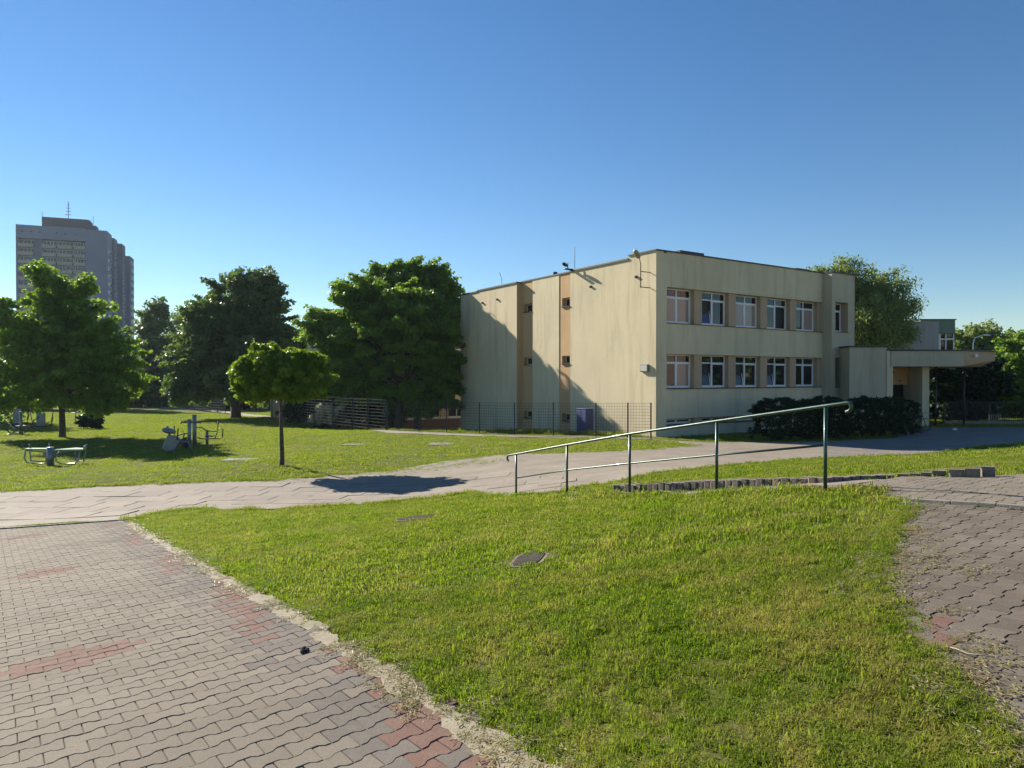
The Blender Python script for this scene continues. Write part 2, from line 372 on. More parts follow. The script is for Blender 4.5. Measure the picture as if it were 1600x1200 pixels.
for x, y, i, j in sel:
    o = bpy.data.objects.new('concrete_slab', random.choice(slabmeshes)); COL.objects.link(o); o.parent = conc
    cxp = Vector((x, y)); z00 = tz(x, y); zx = tz(x+ex.x*SL, y+ex.y*SL); zy = tz(x+ey.x*SWd, y+ey.y*SWd)
    e1 = Vector((ex.x*SL, ex.y*SL, zx-z00)).normalized(); e2 = Vector((ey.x*SWd, ey.y*SWd, zy-z00)).normalized()
    e3 = e1.cross(e2).normalized(); e2 = e3.cross(e1)
    e1 = (e1+e3*random.gauss(0, .004)).normalized(); e3 = e1.cross((e2+e3*random.gauss(0, .004)).normalized()).normalized(); e2 = e3.cross(e1)
    Mx = Matrix((e1, e2, e3)).transposed().to_4x4(); Mx.translation = Vector((x, y, z00+.018+random.uniform(0, .007))); o.matrix_world = Mx
# ------------------------------------------------------------------ interlocking pavers
LP = .20; PP = .139; G = .0025
def bone():
    h1, h2 = .0825-G, .0565-G; e = .1-G; a, b2 = .066, .034
    return [(-e,-h1),(-a,-h1),(-b2,-h2),(b2,-h2),(a,-h1),(e,-h1),(e,h1),(a,h1),(b2,h2),(-b2,h2),(-a,h1),(-e,h1)]
def bone_mesh(cham=True):
    o = bone(); b = MB(); n_ = 12; k = .004
    inn = [(x*(1-k/.1), y*(1-k/.07)) for x, y in o]
    vs = [(x, y, -.03) for x, y in o]+[(x, y, -.003) for x, y in o]+[(x, y, 0) for x, y in inn]
    fs = [(i, (i+1) % n_, n_+(i+1) % n_, n_+i) for i in range(n_)]+[(n_+i, n_+(i+1) % n_, 2*n_+(i+1) % n_, 2*n_+i) for i in range(n_)]
    fs += [tuple(2*n_+i for i in q) for q in ((0,1,10,11),(1,2,9,10),(2,3,8,9),(3,4,7,8),(4,5,6,7))]
    return b.add(vs, fs)
def blockmat(name, ca, cb):
    t = NT(name); p = t.pos(); oi = t.n('ShaderNodeObjectInfo').outputs['Random']; ta = t.n('ShaderNodeAttribute', attribute_name='tint').outputs['Fac']
    s_ = t.n('ShaderNodeMath', operation='ADD'); t.l(oi, s_.inputs[0]); t.l(ta, s_.inputs[1]); fr = t.n('ShaderNodeMath', operation='FRACT'); t.l(s_.outputs[0], fr.inputs[0])
    c = t.mix(fr.outputs[0], ca, cb)
    c = t.mix(t.ramp(t.noise(p, .8, 5, .6), [(.38, .32), (.62, 0.)]), c, tuple(x*.66 for x in ca))
    c = t.mix(t.ramp(t.noise(p, .45, 6, .7), [(.5, 0.), (.7, .35)]), c, tuple(x*.58 for x in ca)); c = t.mix(t.ramp(t.noise(p, 9, 5, .7), [(.5, 0.), (.75, .4)]), c, (.24, .22, .175))
    c = t.mix(t.ramp(t.noise(p, 130, 3, .7), [(.36, .5), (.58, 0.)]), c, tuple(x*.5 for x in ca))
    t.l(c, t.b.inputs['Base Color']); t.b.inputs['Roughness'].default_value = .9; t.b.inputs['Specular IOR Level'].default_value = .2; t.bump(t.noise(p, 160, 3, .7), .45, .004)
    return t.m
M_PAVL = blockmat('grey_paver', (.195, .165, .13), (.25, .214, .17)); M_PRED = blockmat('red_paver', (.185, .105, .083), (.225, .135, .108))
M_PAVR = blockmat('dark_paver', (.132, .108, .084), (.20, .166, .133)); M_SAND = paving_mat('joint_sand', (.11, .092, .068), (.17, .145, .11))
M_PEDGE = blockmat('faded_paver', (.155, .132, .115), (.195, .168, .145))
def ground_normal(x, y):
    dx = (T(x+.1, y)-T(x-.1, y))/.2; dy = (T(x, y+.1)-T(x, y-.1))/.2; return dx, dy
def paving(struct, zone, phi, org, mats, redfn, view, lift=.017, nind=300, sink=None):
    r = np.array([math.cos(phi), math.sin(phi)]); q = np.array([-r[1], r[0]])
    X = [p_[0] for p_ in zone]; Y = [p_[1] for p_ in zone]; rad = max(math.hypot(a_-org[0], b_-org[1]) for a_, b_ in zone)+1
    ni = int(rad/LP)+2; nj = int(rad/PP)+2
    I, J = np.meshgrid(np.arange(-ni, ni), np.arange(-nj, nj)); I = I.ravel(); J = J.ravel()
    s_ = (I+.5*(J % 2))*LP; d_ = J*PP
    cx = org[0]+r[0]*s_+q[0]*d_; cy = org[1]+r[1]*s_+q[1]*d_
    k = (cx > min(X)) & (cx < max(X)) & (cy > min(Y)) & (cy < max(Y)); cx, cy, s_, d_ = cx[k], cy[k], s_[k], d_[k]
    k = inside(cx, cy, zone) & (cy > .6); cx, cy, s_, d_ = cx[k], cy[k], s_[k], d_[k]
    k = (cx > view(cy)[0]) & (cx < view(cy)[1]); cx, cy, s_, d_ = cx[k], cy[k], s_[k], d_[k]
    z = T(cx, cy)+lift+RNG.normal(0, .0012, len(cx)); dx, dy = ground_normal(cx, cy)
    if sink is not None: z = z-sink(cx, cy)
    dx = dx+RNG.normal(0, .006, len(cx)); dy = dy+RNG.normal(0, .006, len(cx))
    red = redfn(cx, cy)
    u = 800+F*cx/cy; v = 590+F*(EYE-z)/cy; vis = (u > -20) & (u < 1620) & (v < 1215)
    order = np.argsort(np.where(vis, cy, 999+cy)); ind = set(order[:nind].tolist())
    bm0 = bone_mesh(); dat = {}
    for key, m in enumerate(mats):
        o = bm0.build('paving_block', m); dat[key] = o.data; bpy.data.objects.remove(o)
    rest = [[] for _ in mats]; base = np.array(bm0.v); an = RNG.normal(0, .006, len(cx))
    for i in range(len(cx)):
        a = phi+an[i]; c_, s2 = math.cos(a), math.sin(a)
        if i in ind:
            o = bpy.data.objects.new('paving_block', dat[int(red[i])]); COL.objects.link(o); o.parent = struct
            e1 = Vector((c_, s2, dx[i]*c_+dy[i]*s2)).normalized(); e2 = Vector((-s2, c_, -dx[i]*s2+dy[i]*c_)).normalized(); e3 = e1.cross(e2).normalized()
            Mx = Matrix((e1, e2, e3)).transposed().to_4x4(); Mx.translation = Vector((cx[i], cy[i], z[i])); o.matrix_world = Mx
        else: rest[int(red[i])].append(i)
    allv = []; allf = []; mi = []; tint = []; nf = len(bm0.f)
    for key, lst in enumerate(rest):
        for i in lst:
            c_, s2 = math.cos(phi+an[i]), math.sin(phi+an[i]); px = base[:, 0]*c_-base[:, 1]*s2; py = base[:, 0]*s2+base[:, 1]*c_
            b0 = len(allv)*36; allv.append(np.stack([px+cx[i], py+cy[i], base[:, 2]+z[i]+px*dx[i]+py*dy[i]], 1)); allf += [tuple(b0+j for j in f) for f in bm0.f[12:]]; mi += [key]*(nf-12); tint += [random.random()]*36
    if allv:
        me = bpy.data.meshes.new('paving_blocks'); me.from_pydata(np.concatenate(allv).tolist(), [], allf)
        for m in mats: me.materials.append(m)
        me.polygons.foreach_set('material_index', mi); a_ = me.attributes.new('tint', 'FLOAT', 'POINT'); a_.data.foreach_set('value', tint)
        o = bpy.data.objects.new('paving_blocks', me); COL.objects.link(o); o.parent = struct; tag(o, kind='stuff')
PHI = R(37.5); pdir = Vector((-math.sin(PHI), math.cos(PHI)))
E1 = at(835, 1195).xy; E2 = at(200, 814).xy; edir = (E2-E1).normalized(); enrm = Vector((edir.y, -edir.x))
E0 = E1-edir*3; kL = at(-160, 834).xy; kM = at(0, 824.5).xy; kR = at(200, 814).xy
paveL = [tuple(E0), tuple(E1), tuple(E1+(E2-E1)*.3+enrm*.03), tuple(E1+(E2-E1)*.6), tuple(E2), tuple(kM), tuple(kL), (-16, 3), (-8, -2)]
s1 = sheet('paved_path', paveL, M_SAND, .006, .6, .05); tag(s1, kind='structure')
D1, D2, D3 = at(115, 1031).xy, at(66, 897).xy, at(28, 841).xy
def redL(x, y):
    red = np.zeros(len(x), int)
    for c_ in (D1, D2, D3):
        dx, dy = x-c_.x, y-c_.y; a = dx*math.cos(PHI)+dy*math.sin(PHI); b = -dx*math.sin(PHI)+dy*math.cos(PHI)
        red[(np.abs(a)/.50+np.abs(b)/.40) < 1.] = 1
    de = (x-E1.x)*enrm.x+(y-E1.y)*enrm.y
    m = (de > -.40) & (np.sin(x*7.3+y*3.1)+RNG.normal(0, .6, len(x)) > .35); red[m] = 1
    m = (de > -.6) & (red == 0) & (RNG.random(len(x)) > .25); red[m] = 2
    return red
paving(s1, paveL, PHI, D1, [M_PAVL, M_PRED, M_PEDGE], redL, lambda y: (-.80*y-.4, .3*y+1), .017)
b = MB()
def kerb_line(pts_, wd, h0, h1, n_, name, parent, mat):
    for i in range(n_):
        a = pts_[0].lerp(pts_[1], (i+.006)/n_); c_ = pts_[0].lerp(pts_[1], (i+.994)/n_)
        d = (c_-a).normalized(); e = Vector((-d.y, d.x))*wd/2; q = [a-e, c_-e, c_+e, a+e]
        za = tz(a.x, a.y); zc = tz(c_.x, c_.y); zz = [za, zc, zc, za]
        bb = MB(); bb.add([(p_.x, p_.y, z_+h0) for p_, z_ in zip(q, zz)]+[(p_.x, p_.y, z_+h1+random.uniform(-.003, .003)) for p_, z_ in zip(q, zz)],
               [(3,2,1,0),(4,5,6,7),(0,1,5,4),(1,2,6,5),(2,3,7,6),(3,0,4,7)])
        bb.build(name, mat, parent, bevel=.006)
M_KRB = simple('kerb_concrete', (.21, .19, .165), .9, 0, .2, 5, .6, 50)
kerb_line([kL, kR], .06, -.1, .045, 13, 'kerb_stone', s1, M_KRB)
# right-hand paving
RE = [(1600,1210),(1575,1150),(1530,1110),(1480,1060),(1440,1015),(1405,970),(1382,930),(1375,890),(1388,855),(1402,825),(1425,795)]
RN = RE+[(1420,786),(1500,790),(1620,801),(1720,808)]
FARP = [(1418,784),(1395,776),(1370,768),(1340,764.5),(1295,765),(1385,751),(1400,746.5),(1450,746),(1500,747.5),(1600,743),(1720,742),(1720,806),(1620,799),(1500,788.5)]
pr = [tuple(at(u, v).xy) for u, v in RN]; pr += [(9, 4), (5, 1.0), (2.4, .6)]
pf = [tuple(at(u, v).xy) for u, v in FARP]
s2 = sheet('paved_yard', pr, M_SAND, .006, .6, .05); tag(s2, kind='structure')
s3 = sheet('paved_landing', pf, M_SAND, .006, .6, .05); tag(s3, kind='structure')
REw = np.array([tuple(at(u, v).xy) for u, v in RE])
def edge_dist(x, y): return np.min(np.hypot(x[:, None]-REw[None, :, 0], y[:, None]-REw[None, :, 1]), 1)
def redR(x, y): return np.where((edge_dist(x, y) < .22) & (RNG.random(len(x)) > .66), 1, 0)
paving(s2, pr, R(36), (3, 3), [M_PAVR, M_PRED], redR, lambda y: (-9, .80*y+.6), .017)
paving(s3, pf, R(36), (3, 3.1), [M_PAVL, M_PRED], lambda x, y: np.where(RNG.random(len(x)) > .985, 1, 0), lambda y: (-9, .80*y+.6), .017)
kerb_line([at(1421, 785.5).xy, at(1720, 807).xy], .05, -.1, .05, 4, 'kerb_stone', s2, M_KRB)
RAMP = [(1385,751),(1295,765),(1210,768),(1120,771.5),(1040,775),(950,777.5),(880,779),(870,776),(950,774.5),(1040,771.5),(1120,767),(1210,761.5),(1300,754.5)]
prm = [tuple(at(u, v).xy) for u, v in RAMP]
M_RAMP = paving_mat('ramp_paving', (.24, .19, .155), (.34, .27, .22))
s4 = sheet('ramp_path', prm, M_RAMP, .02, .5, .08); tag(s4, kind='structure')
# sand strip along the lawn edge
def strip(name, line, w0, w1, mat, dz, seed, kind='structure'):
    out = []; inn = []
    L_ = [Vector(p_) for p_ in line]; pts2 = []
    for a, b_ in zip(L_[:-1], L_[1:]):
        k = max(1, int((b_-a).length/.05)); pts2 += [a.lerp(b_, i/k) for i in range(k)]
    pts2.append(L_[-1])
    for i, p_ in enumerate(pts2):
        d = (pts2[min(i+1, len(pts2)-1)]-pts2[max(0, i-1)]).normalized(); e = Vector((d.y, -d.x))
        f1 = float(fbm(np.array([p_.x]), np.array([p_.y]), 5, seed)[0]); f2 = float(fbm(np.array([p_.x]), np.array([p_.y]), 6, seed+3)[0])
        tp = min(1, i/4, (len(pts2)-1-i)/4)
        out.append(tuple(p_+e*(w1+f1*.035+random.uniform(-.018, .018))*tp)); inn.append(tuple(p_-e*(w0+f2*.035+random.uniform(-.018, .018))*tp))
    poly = out[1:-1]+inn[1:-1][::-1]
    o = sheet(name, poly, mat, dz, .5, .05, wob=.0); tag(o, kind=kind); return poly
M_STRIPR = paving_mat('brown_soil', (.13, .105, .078), (.21, .175, .125), 6)
M_STRIP = paving_mat('sandy_soil', (.24, .20, .14), (.36, .31, .22), 6)
stripL = strip('sandy_verge', [tuple(E1-edir*1), tuple(E1), tuple(E1.lerp(E2, .3)+enrm*.03), tuple(E1.lerp(E2, .6)), tuple(E2.lerp(E1, .03))], .11, .035, M_STRIP, .019, 1)
stripR = strip('sandy_margin', [tuple(q) for q in REw], .008, .10, M_STRIPR, .018, 9)
# ------------------------------------------------------------------ grass
def tuft_mesh(name, nb, rad, h, wd, seed, clover=0):
    rg = np.random.default_rng(seed); quads = []; tint = []
    for k in range(nb):
        a = rg.uniform(0, 2*math.pi); rr = rad*math.sqrt(rg.random()); bx, by = rr*math.cos(a), rr*math.sin(a)
        hh = h*rg.uniform(.45, 1.15); az = rg.uniform(0, 2*math.pi); lean = rg.uniform(.15, 1.1); dx, dy = math.cos(az), math.sin(az); px, py = -dy*wd/2, dx*wd/2
        t0 = np.array([bx, by, -.015]); t1 = np.array([bx+dx*hh*lean*.35, by+dy*hh*lean*.35, hh*.6]); t2 = np.array([bx+dx*hh*lean, by+dy*hh*lean, hh*(1-.25*lean)])
        w_ = np.array([px, py, 0])
        quads.append([t0-w_, t0+w_, t1+w_*.85, t1-w_*.85]); quads.append([t1-w_*.85, t1+w_*.85, t2+w_*.15, t2-w_*.15]); tt = rg.random(); tint += [tt, tt]
    for k in range(clover):
        a = rg.uniform(0, 2*math.pi); rr = rad*math.sqrt(rg.random()); c_ = np.array([rr*math.cos(a), rr*math.sin(a), h*rg.uniform(.3, .8)]); s_ = rg.uniform(.006, .013)
        for j in range(3):
            a2 = a+j*2.1; d = np.array([math.cos(a2), math.sin(a2), rg.uniform(-.2, .3)])*s_; e = np.array([-math.sin(a2), math.cos(a2), 0])*s_*.6
            quads.append([c_, c_+d-e, c_+d*1.5, c_+d+e]); tint.append(rg.uniform(.2, .7))
    o = np_mesh(name, np.array(quads), 4, L_GRS, attrs={'tint': np.array(tint)}); me = o.data; bpy.data.objects.remove(o); return me
def scatter(name, meshes, xyz, rot, scale, idx, mat=None):
    tc = bpy.data.collections.new(name+'_tufts'); obs = []
    for i, m_ in enumerate(meshes):
        o = bpy.data.objects.new('%s_tuft_%02d' % (name, i), m_); tc.objects.link(o)
    me = bpy.data.meshes.new(name); me.vertices.add(len(xyz)); me.vertices.foreach_set('co', xyz.ravel().astype(np.float32))
    a = me.attributes.new('rot', 'FLOAT_VECTOR', 'POINT'); a.data.foreach_set('vector', rot.ravel().astype(np.float32))
    a = me.attributes.new('scl', 'FLOAT', 'POINT'); a.data.foreach_set('value', scale.astype(np.float32))
    a = me.attributes.new('idx', 'INT', 'POINT'); a.data.foreach_set('value', idx.astype(np.int32))
    o = bpy.data.objects.new(name, me); COL.objects.link(o)
    ng = bpy.data.node_groups.new(name+'_nodes', 'GeometryNodeTree'); ng.interface.new_socket('Geometry', in_out='INPUT', socket_type='NodeSocketGeometry'); ng.interface.new_socket('Geometry', in_out='OUTPUT', socket_type='NodeSocketGeometry')
    gi = ng.nodes.new('NodeGroupInput'); go = ng.nodes.new('NodeGroupOutput'); ip = ng.nodes.new('GeometryNodeInstanceOnPoints'); ci = ng.nodes.new('GeometryNodeCollectionInfo')
    ci.inputs[0].default_value = tc; ci.inputs['Separate Children'].default_value = True; ci.inputs['Reset Children'].default_value = True
    def na(nm, dt):
        q = ng.nodes.new('GeometryNodeInputNamedAttribute'); q.data_type = dt; q.inputs[0].default_value = nm; return [s_ for s_ in q.outputs if s_.enabled and s_.name == 'Attribute'][0]
    L = ng.links.new; L(gi.outputs[0], ip.inputs['Points']); L(ci.outputs[0], ip.inputs['Instance']); ip.inputs['Pick Instance'].default_value = True
    L(na('idx', 'INT'), ip.inputs['Instance Index']); L(na('rot', 'FLOAT_VECTOR'), ip.inputs['Rotation']); L(na('scl', 'FLOAT'), ip.inputs['Scale']); L(ip.outputs[0], go.inputs[0])
    md = o.modifiers.new('scatter', 'NODES'); md.node_group = ng
    return o
HARD = [pc, pa, paveL, pr, pf, prm]
SOFT = []
MANH = [(at(827, 873), .44, .23), (at(650, 809), .42, .36)]
def keep_lawn(x, y, margin=0):
    k = np.ones(len(x), bool)
    for z_ in HARD: k &= ~inside(x, y, z_)
    for c_, a, b_ in MANH: k &= ~((np.abs(x-c_.x) < a-.07) & (np.abs(y-c_.y) < b_-.05))
    return k
def in_frame(x, y, lim=.80): return (np.abs(x) < lim*y+.6)
def lawn_points(y0, y1, dens):
    x1 = .80*y1+.6; N = int(2*x1*(y1-y0)*dens); x = RNG.uniform(-x1, x1, N); y = RNG.uniform(y0, y1, N)
    k = in_frame(x, y); x, y = x[k], y[k]; k = keep_lawn(x, y); return x[k], y[k]
near_t = [tuft_mesh('near%d' % i, 56, .085, .036, .0048, 10+i, clover=(10 if i in (1, 4) else 2)) for i in range(6)]
near_t.append(tuft_mesh('tall', 26, .05, .062, .0055, 31))
mid_t = [tuft_mesh('mid%d' % i, 44, .14, .042, .008, 40+i, clover=3) for i in range(4)]
far_t = [tuft_mesh('far%d' % i, 46, .36, .036, .020, 60+i) for i in range(3)]
def mk(x, y, nt_, smin, smax, tall=None, zoff=-.012):
    N = len(x); z = T(x, y)+zoff; rot = np.stack([RNG.normal(0, .12, N), RNG.normal(0, .12, N), RNG.uniform(0, 6.28, N)], 1)
    dens = fbm(x, y, .9, 8); sc_ = RNG.uniform(smin, smax, N)*(1+.22*np.clip(dens, -1.2, 1.2)); idx = RNG.integers(0, nt_, N)
    if tall is not None: idx = np.where(RNG.random(N) < .05*np.clip(1+dens, 0, 2), tall, idx)
    return np.stack([x, y, z], 1), rot, sc_, idx
x, y = lawn_points(1.6, 6.5, 330)
pn = fbm(x, y, 2.2, 21)+RNG.normal(0, .45, len(x)); k = pn > -1.3; x, y = x[k], y[k]
g = scatter('grass', near_t, *mk(x, y, 6, .75, 1.15, 6)); tag(g, kind='stuff', label='short mown grass of the near lawn with dry yellow patches', cat='grass')
x, y = lawn_points(6.5, 19, 95)
g = scatter('grass', mid_t, *mk(x, y, 4, .8, 1.2)); tag(g, kind='stuff', label='mown grass on the bank below the handrail and beyond the path', cat='grass')
x, y = lawn_points(19, 75, 11)
g = scatter('grass', far_t, *mk(x, y, 3, .7, 1.1)); tag(g, kind='stuff', label='sunlit lawn grass stretching to the fence and trees', cat='grass')
# ragged tufts creeping over the path edges
def edge_tufts(line, n_, spread, smin, smax, meshes, zo=.0):
    L_ = [Vector(p_) for p_ in line]; seg = np.array([(b_-a).length for a, b_ in zip(L_[:-1], L_[1:])]); cs = np.r_[0, np.cumsum(seg)]/seg.sum()
    tt = RNG.random(n_); X = []; Y = []
    for q in tt:
        i = min(len(seg)-1, int(np.searchsorted(cs, q)-1)); i = max(i, 0); f = (q-cs[i])/(cs[i+1]-cs[i]); p_ = L_[i].lerp(L_[i+1], f); X.append(p_.x); Y.append(p_.y)
    X = np.array(X); Y = np.array(Y); k = fbm(X, Y, 3.1, 17) > (-.35 if spread > .085 or len(X) < 990 else -1.1); X, Y = X[k], Y[k]
    X = X+RNG.normal(0, spread, len(X)); Y = Y+RNG.normal(0, spread*.8, len(Y)); N = len(X)
    return X, Y, RNG.uniform(smin, smax, N)
XX = []; YY = []; SS = []
for line, n_, sp, a_, b_ in (([tuple(at(u, v).xy) for u, v in CONC[:9]], 900, .09, .6, 1.5), ([tuple(at(u, v).xy) for u, v in LAWN_S], 900, .25, .5, 1.2),
        ([tuple(at(u, v).xy) for u, v in [(420,752),(560,742),(640,734),(720,728),(800,718)]], 420, .5, .4, 1.0),
        ([tuple(at(u, v).xy) for u, v in CONC[-15:-3]], 900, .07, .7, 1.4), ([tuple(at(u, v).xy) for u, v in [(880,776),(950,776),(1040,776),(1120,772),(1210,769),(1290,767),(1340,766)]], 500, .09, .8, 1.5),
        ([tuple(at(u, v).xy) for u, v in [(1340,766),(1395,777),(1420,787),(1425,795)]], 260, .04, .8, 1.5),
        ([tuple(at(u, v).xy) for u, v in [(1600,694),(1500,703),(1400,712),(1290,717),(1180,725),(1100,732),(1030,739),(1005,745),(985,751),(940,758),(890,766)]], 700, .06, .7, 1.4)):
    X, Y, s_ = edge_tufts(line, n_, sp, a_, b_, None); XX.append(X); YY.append(Y); SS.append(s_)
X = np.concatenate(XX); Y = np.concatenate(YY); s_ = np.concatenate(SS); N = len(X)
g = scatter('edge_grass', mid_t, np.stack([X, Y, T(X, Y)+.0], 1), np.stack([RNG.normal(0, .2, N), RNG.normal(0, .2, N), RNG.uniform(0, 6.28, N)], 1), s_, RNG.integers(0, 4, N))
tag(g, kind='stuff', label='ragged grass tufts creeping over the edges of the paths', cat='grass')
X1, Y1, q1 = edge_tufts([tuple(E1-edir), tuple(E1), tuple(E1.lerp(E2, .3)+enrm*.03), tuple(E1.lerp(E2, .6)), tuple(E2)], 420, .05, .4, .9, None)
X1 = X1+enrm.x*.10; Y1 = Y1+enrm.y*.10
X2, Y2, q2 = edge_tufts([tuple(q) for q in REw], 1100, .055, .35, .85, None); X2 = X2-.045; Y2 = Y2-.01
X = np.r_[X1, X2]; Y = np.r_[Y1, Y2]; N = len(X)
g = scatter('edge_grass', near_t, np.stack([X, Y, T(X, Y)+.012], 1), np.stack([RNG.normal(0, .3, N), RNG.normal(0, .3, N), RNG.uniform(0, 6.28, N)], 1), np.r_[q1, q2], RNG.integers(0, 6, N))
tag(g, kind='stuff', label='short grass fringing the sandy edges of the block paving', cat='grass')
# dry clippings
def clip_mesh(seed, n_, rad):
    rg = np.random.default_rng(seed); q = []; ti = []
    for k in range(n_):
        c_ = np.array([rg.normal(0, rad), rg.normal(0, rad*.6), rg.uniform(.001, .014)]); a = rg.uniform(0, 6.28); L_ = rg.uniform(.010, .030); d = np.array([math.cos(a), math.sin(a), rg.uniform(-.15, .15)])*L_/2; e = np.array([-math.sin(a), math.cos(a), rg.uniform(-.5, .5)])*.0022
        q.append([c_-d-e, c_+d-e, c_+d+e, c_-d+e]); ti.append(rg.random())
    o = np_mesh('clip', np.array(q), 4, L_DRY, attrs={'tint': np.array(ti)}); me = o.data; bpy.data.objects.remove(o); return me
clips = [clip_mesh(80+i, 36, .05) for i in range(4)]
X1, Y1, q1 = edge_tufts([tuple(E1-edir), tuple(E1), tuple(E2)], 700, .09, .6, 1.3, None); X1 = X1-enrm.x*.03; Y1 = Y1-enrm.y*.03
X2, Y2, q2 = edge_tufts([tuple(q) for q in REw], 420, .11, .6, 1.3, None)
cl = [at(u+random.gauss(0, 22), v+random.gauss(0, 7)) for u, v in [(1440,870),(1475,862),(1430,850),(1500,890),(1405,930),(1540,1022),(1500,1008),(1480,960),(1570,1050),(1440,830),(1530,900),(1420,905),(1450,885),(1460,875)] for _ in range(4)]
X3 = np.array([c_.x for c_ in cl]); Y3 = np.array([c_.y for c_ in cl]); X = np.r_[X1, X2, X3]; Y = np.r_[Y1, Y2, Y3]; s_ = np.r_[q1, q2, RNG.uniform(.7, 1.3, len(X3))]; N = len(X)
g = scatter('grass_clippings', clips, np.stack([X, Y, T(X, Y)+.021], 1), np.stack([np.zeros(N), np.zeros(N), RNG.uniform(0, 6.28, N)], 1), s_, RNG.integers(0, 4, N))
tag(g, kind='stuff', label='dry grass clippings lying along the edges of the block paving', cat='clippings')
# ------------------------------------------------------------------ small ground things
M_LID = simple('lid_concrete', (.06, .052, .045), .95, 0, .25, 8, .8, 45); M_LID.node_tree.nodes['Principled BSDF'].inputs['Specular IOR Level'].default_value = .08; M_RIM = simple('rim_iron', (.075, .06, .05), .9)
for (c_, a, b_), lab in zip(MANH, ('dark square manhole cover sunk in the near lawn, the nearer of two', 'pale grey square manhole cover set in the lawn near the path')):
    r_ = empty('manhole_cover', (c_.x, c_.y, c_.z-.002)); tag(r_, lab, 'manhole cover')
    gx_, gy_ = [float(q_) for q_ in ground_normal(c_.x, c_.y)]; nn_ = Vector((-gx_, -gy_, 1)).normalized(); r_.rotation_mode = 'QUATERNION'; r_.rotation_quaternion = nn_.to_track_quat('Z', 'Y')@Matrix.Rotation(.25, 3, 'Z').to_quaternion()
    m_ = MB(); a2, b2 = a-.07, b_-.04
    def blob(ax_, by_, n_=26, e=3.2, jit=.05):
        return [(ax_*math.copysign(abs(math.cos(t_))**(2/e), math.cos(t_))*(1+random.uniform(-jit, jit)), by_*math.copysign(abs(math.sin(t_))**(2/e), math.sin(t_))*(1+random.uniform(-jit, jit))) for t_ in [2*math.pi*k/n_ for k in range(n_)]]
    m_.prism(blob(a2, b2), -.08, .002).build('rim', M_SOIL, r_)
    MB().prism(blob(a2-.05, b2-.04, jit=.025), -.06, .010).build('lid', M_LID, r_)
for (u, v, a, b_, lab) in ((375,718,.62,.4,'flat concrete slab lying in the lawn left of the small round tree'), (690,693.5,.55,.5,'pale concrete lid in the far lawn in front of the fence'), (553,694.5,.5,.35,'small concrete lid in the far lawn left of the pale one')):
    c_ = at(u, v); o = MB().prism([(-a,-b_),(a*.9,-b_*.9),(a,b_),(-a*.95,b_*.95)], -.08, .012).build('concrete_lid', M_KRB, bevel=.01); o.location = (c_.x, c_.y, c_.z); tag(o, lab, 'concrete lid')
p0 = at(1476, 1017); p1 = at(1512, 1030); p2 = at(1550, 1035); m_ = MB().tube([p_+Vector((0, 0, .028)) for p_ in (p0, p0.lerp(p1, .5)+Vector((.003, 0, .004)), p1, p1.lerp(p2, .5)+Vector((0, .004, .002)), p2)], [.002, .0035, .004, .0035, .002], 5)
tag(m_.build('dry_stalk', simple('dry_straw', (.50, .42, .27), .8), smooth=True), 'pale dry stalk lying on the dark block paving at right', 'stalk')
c_ = at(477, 1022); m_ = MB()
for k in range(7):
    m_.ball((c_.x+random.gauss(0, .018), c_.y+random.gauss(0, .018), c_.z+.026+random.random()*.012), .018, .013, .012, 8)
tag(m_.build('soil_clod', simple('dark_clod', (.055, .045, .03), .95, 0, .4, 60), smooth=True), 'small dark clod lying on the block paving beside the near lawn', 'clod')
# ------------------------------------------------------------------ palisade edging stones
M_PAL = simple('palisade_concrete', (.20, .165, .135), .93, 0, .3, 9, .8, 50); M_PALY = simple('palisade_mossy', (.20, .165, .06), .93, 0, .3, 9, .8, 50)
edging = empty('stone_edging', at(1120, 766)); tag(edging, 'row of upright concrete edging stones holding back the grass strip behind the handrail', 'edging')
EL = [(958,772,.165),(1120,765.5,.155),(1180,762,.135),(1290,756.5,.09),(1400,747.5,.05)]
W3 = [(at(u, v), h) for u, v, h in EL]
seq = []; tot = 0
for (a, h0), (b_, h1) in zip(W3[:-1], W3[1:]):
    L_ = (b_-a).xy.length if hasattr((b_-a), 'xy') else 0; k = max(1, round(L_/.125))
    for i in range(k): seq.append((a.lerp(b_, i/k), a.lerp(b_, (i+1)/k), h0+(h1-h0)*(i+.5)/k))
for i, (a, b_, h) in enumerate(seq):
    M_ = frame_M((a.x, a.y, tz(a.x, a.y)+.0), Vector((b_.x-a.x, b_.y-a.y, 0))); L_ = (b_-a).xy.length
    m_ = MB(); g_ = .004; dd = random.uniform(-.012, .012); hh = h+random.uniform(-.01, .012)
    m_.prism([(g_, dd+.012), (.02, dd), (L_-.02, dd), (L_-g_, dd+.012), (L_-g_, .12+dd), (g_, .12+dd)], -.1, hh)
    rot_ = Matrix.Rotation(random.gauss(0, .03), 4, 'Z')@Matrix.Rotation(random.gauss(0, .02), 4, 'X')
    o = m_.build('edging_stone', M_PALY if i == 5 else M_PAL, bevel=.006); o.parent = edging; o.matrix_basis = Matrix.Translation(-edging.location)@M_@rot_
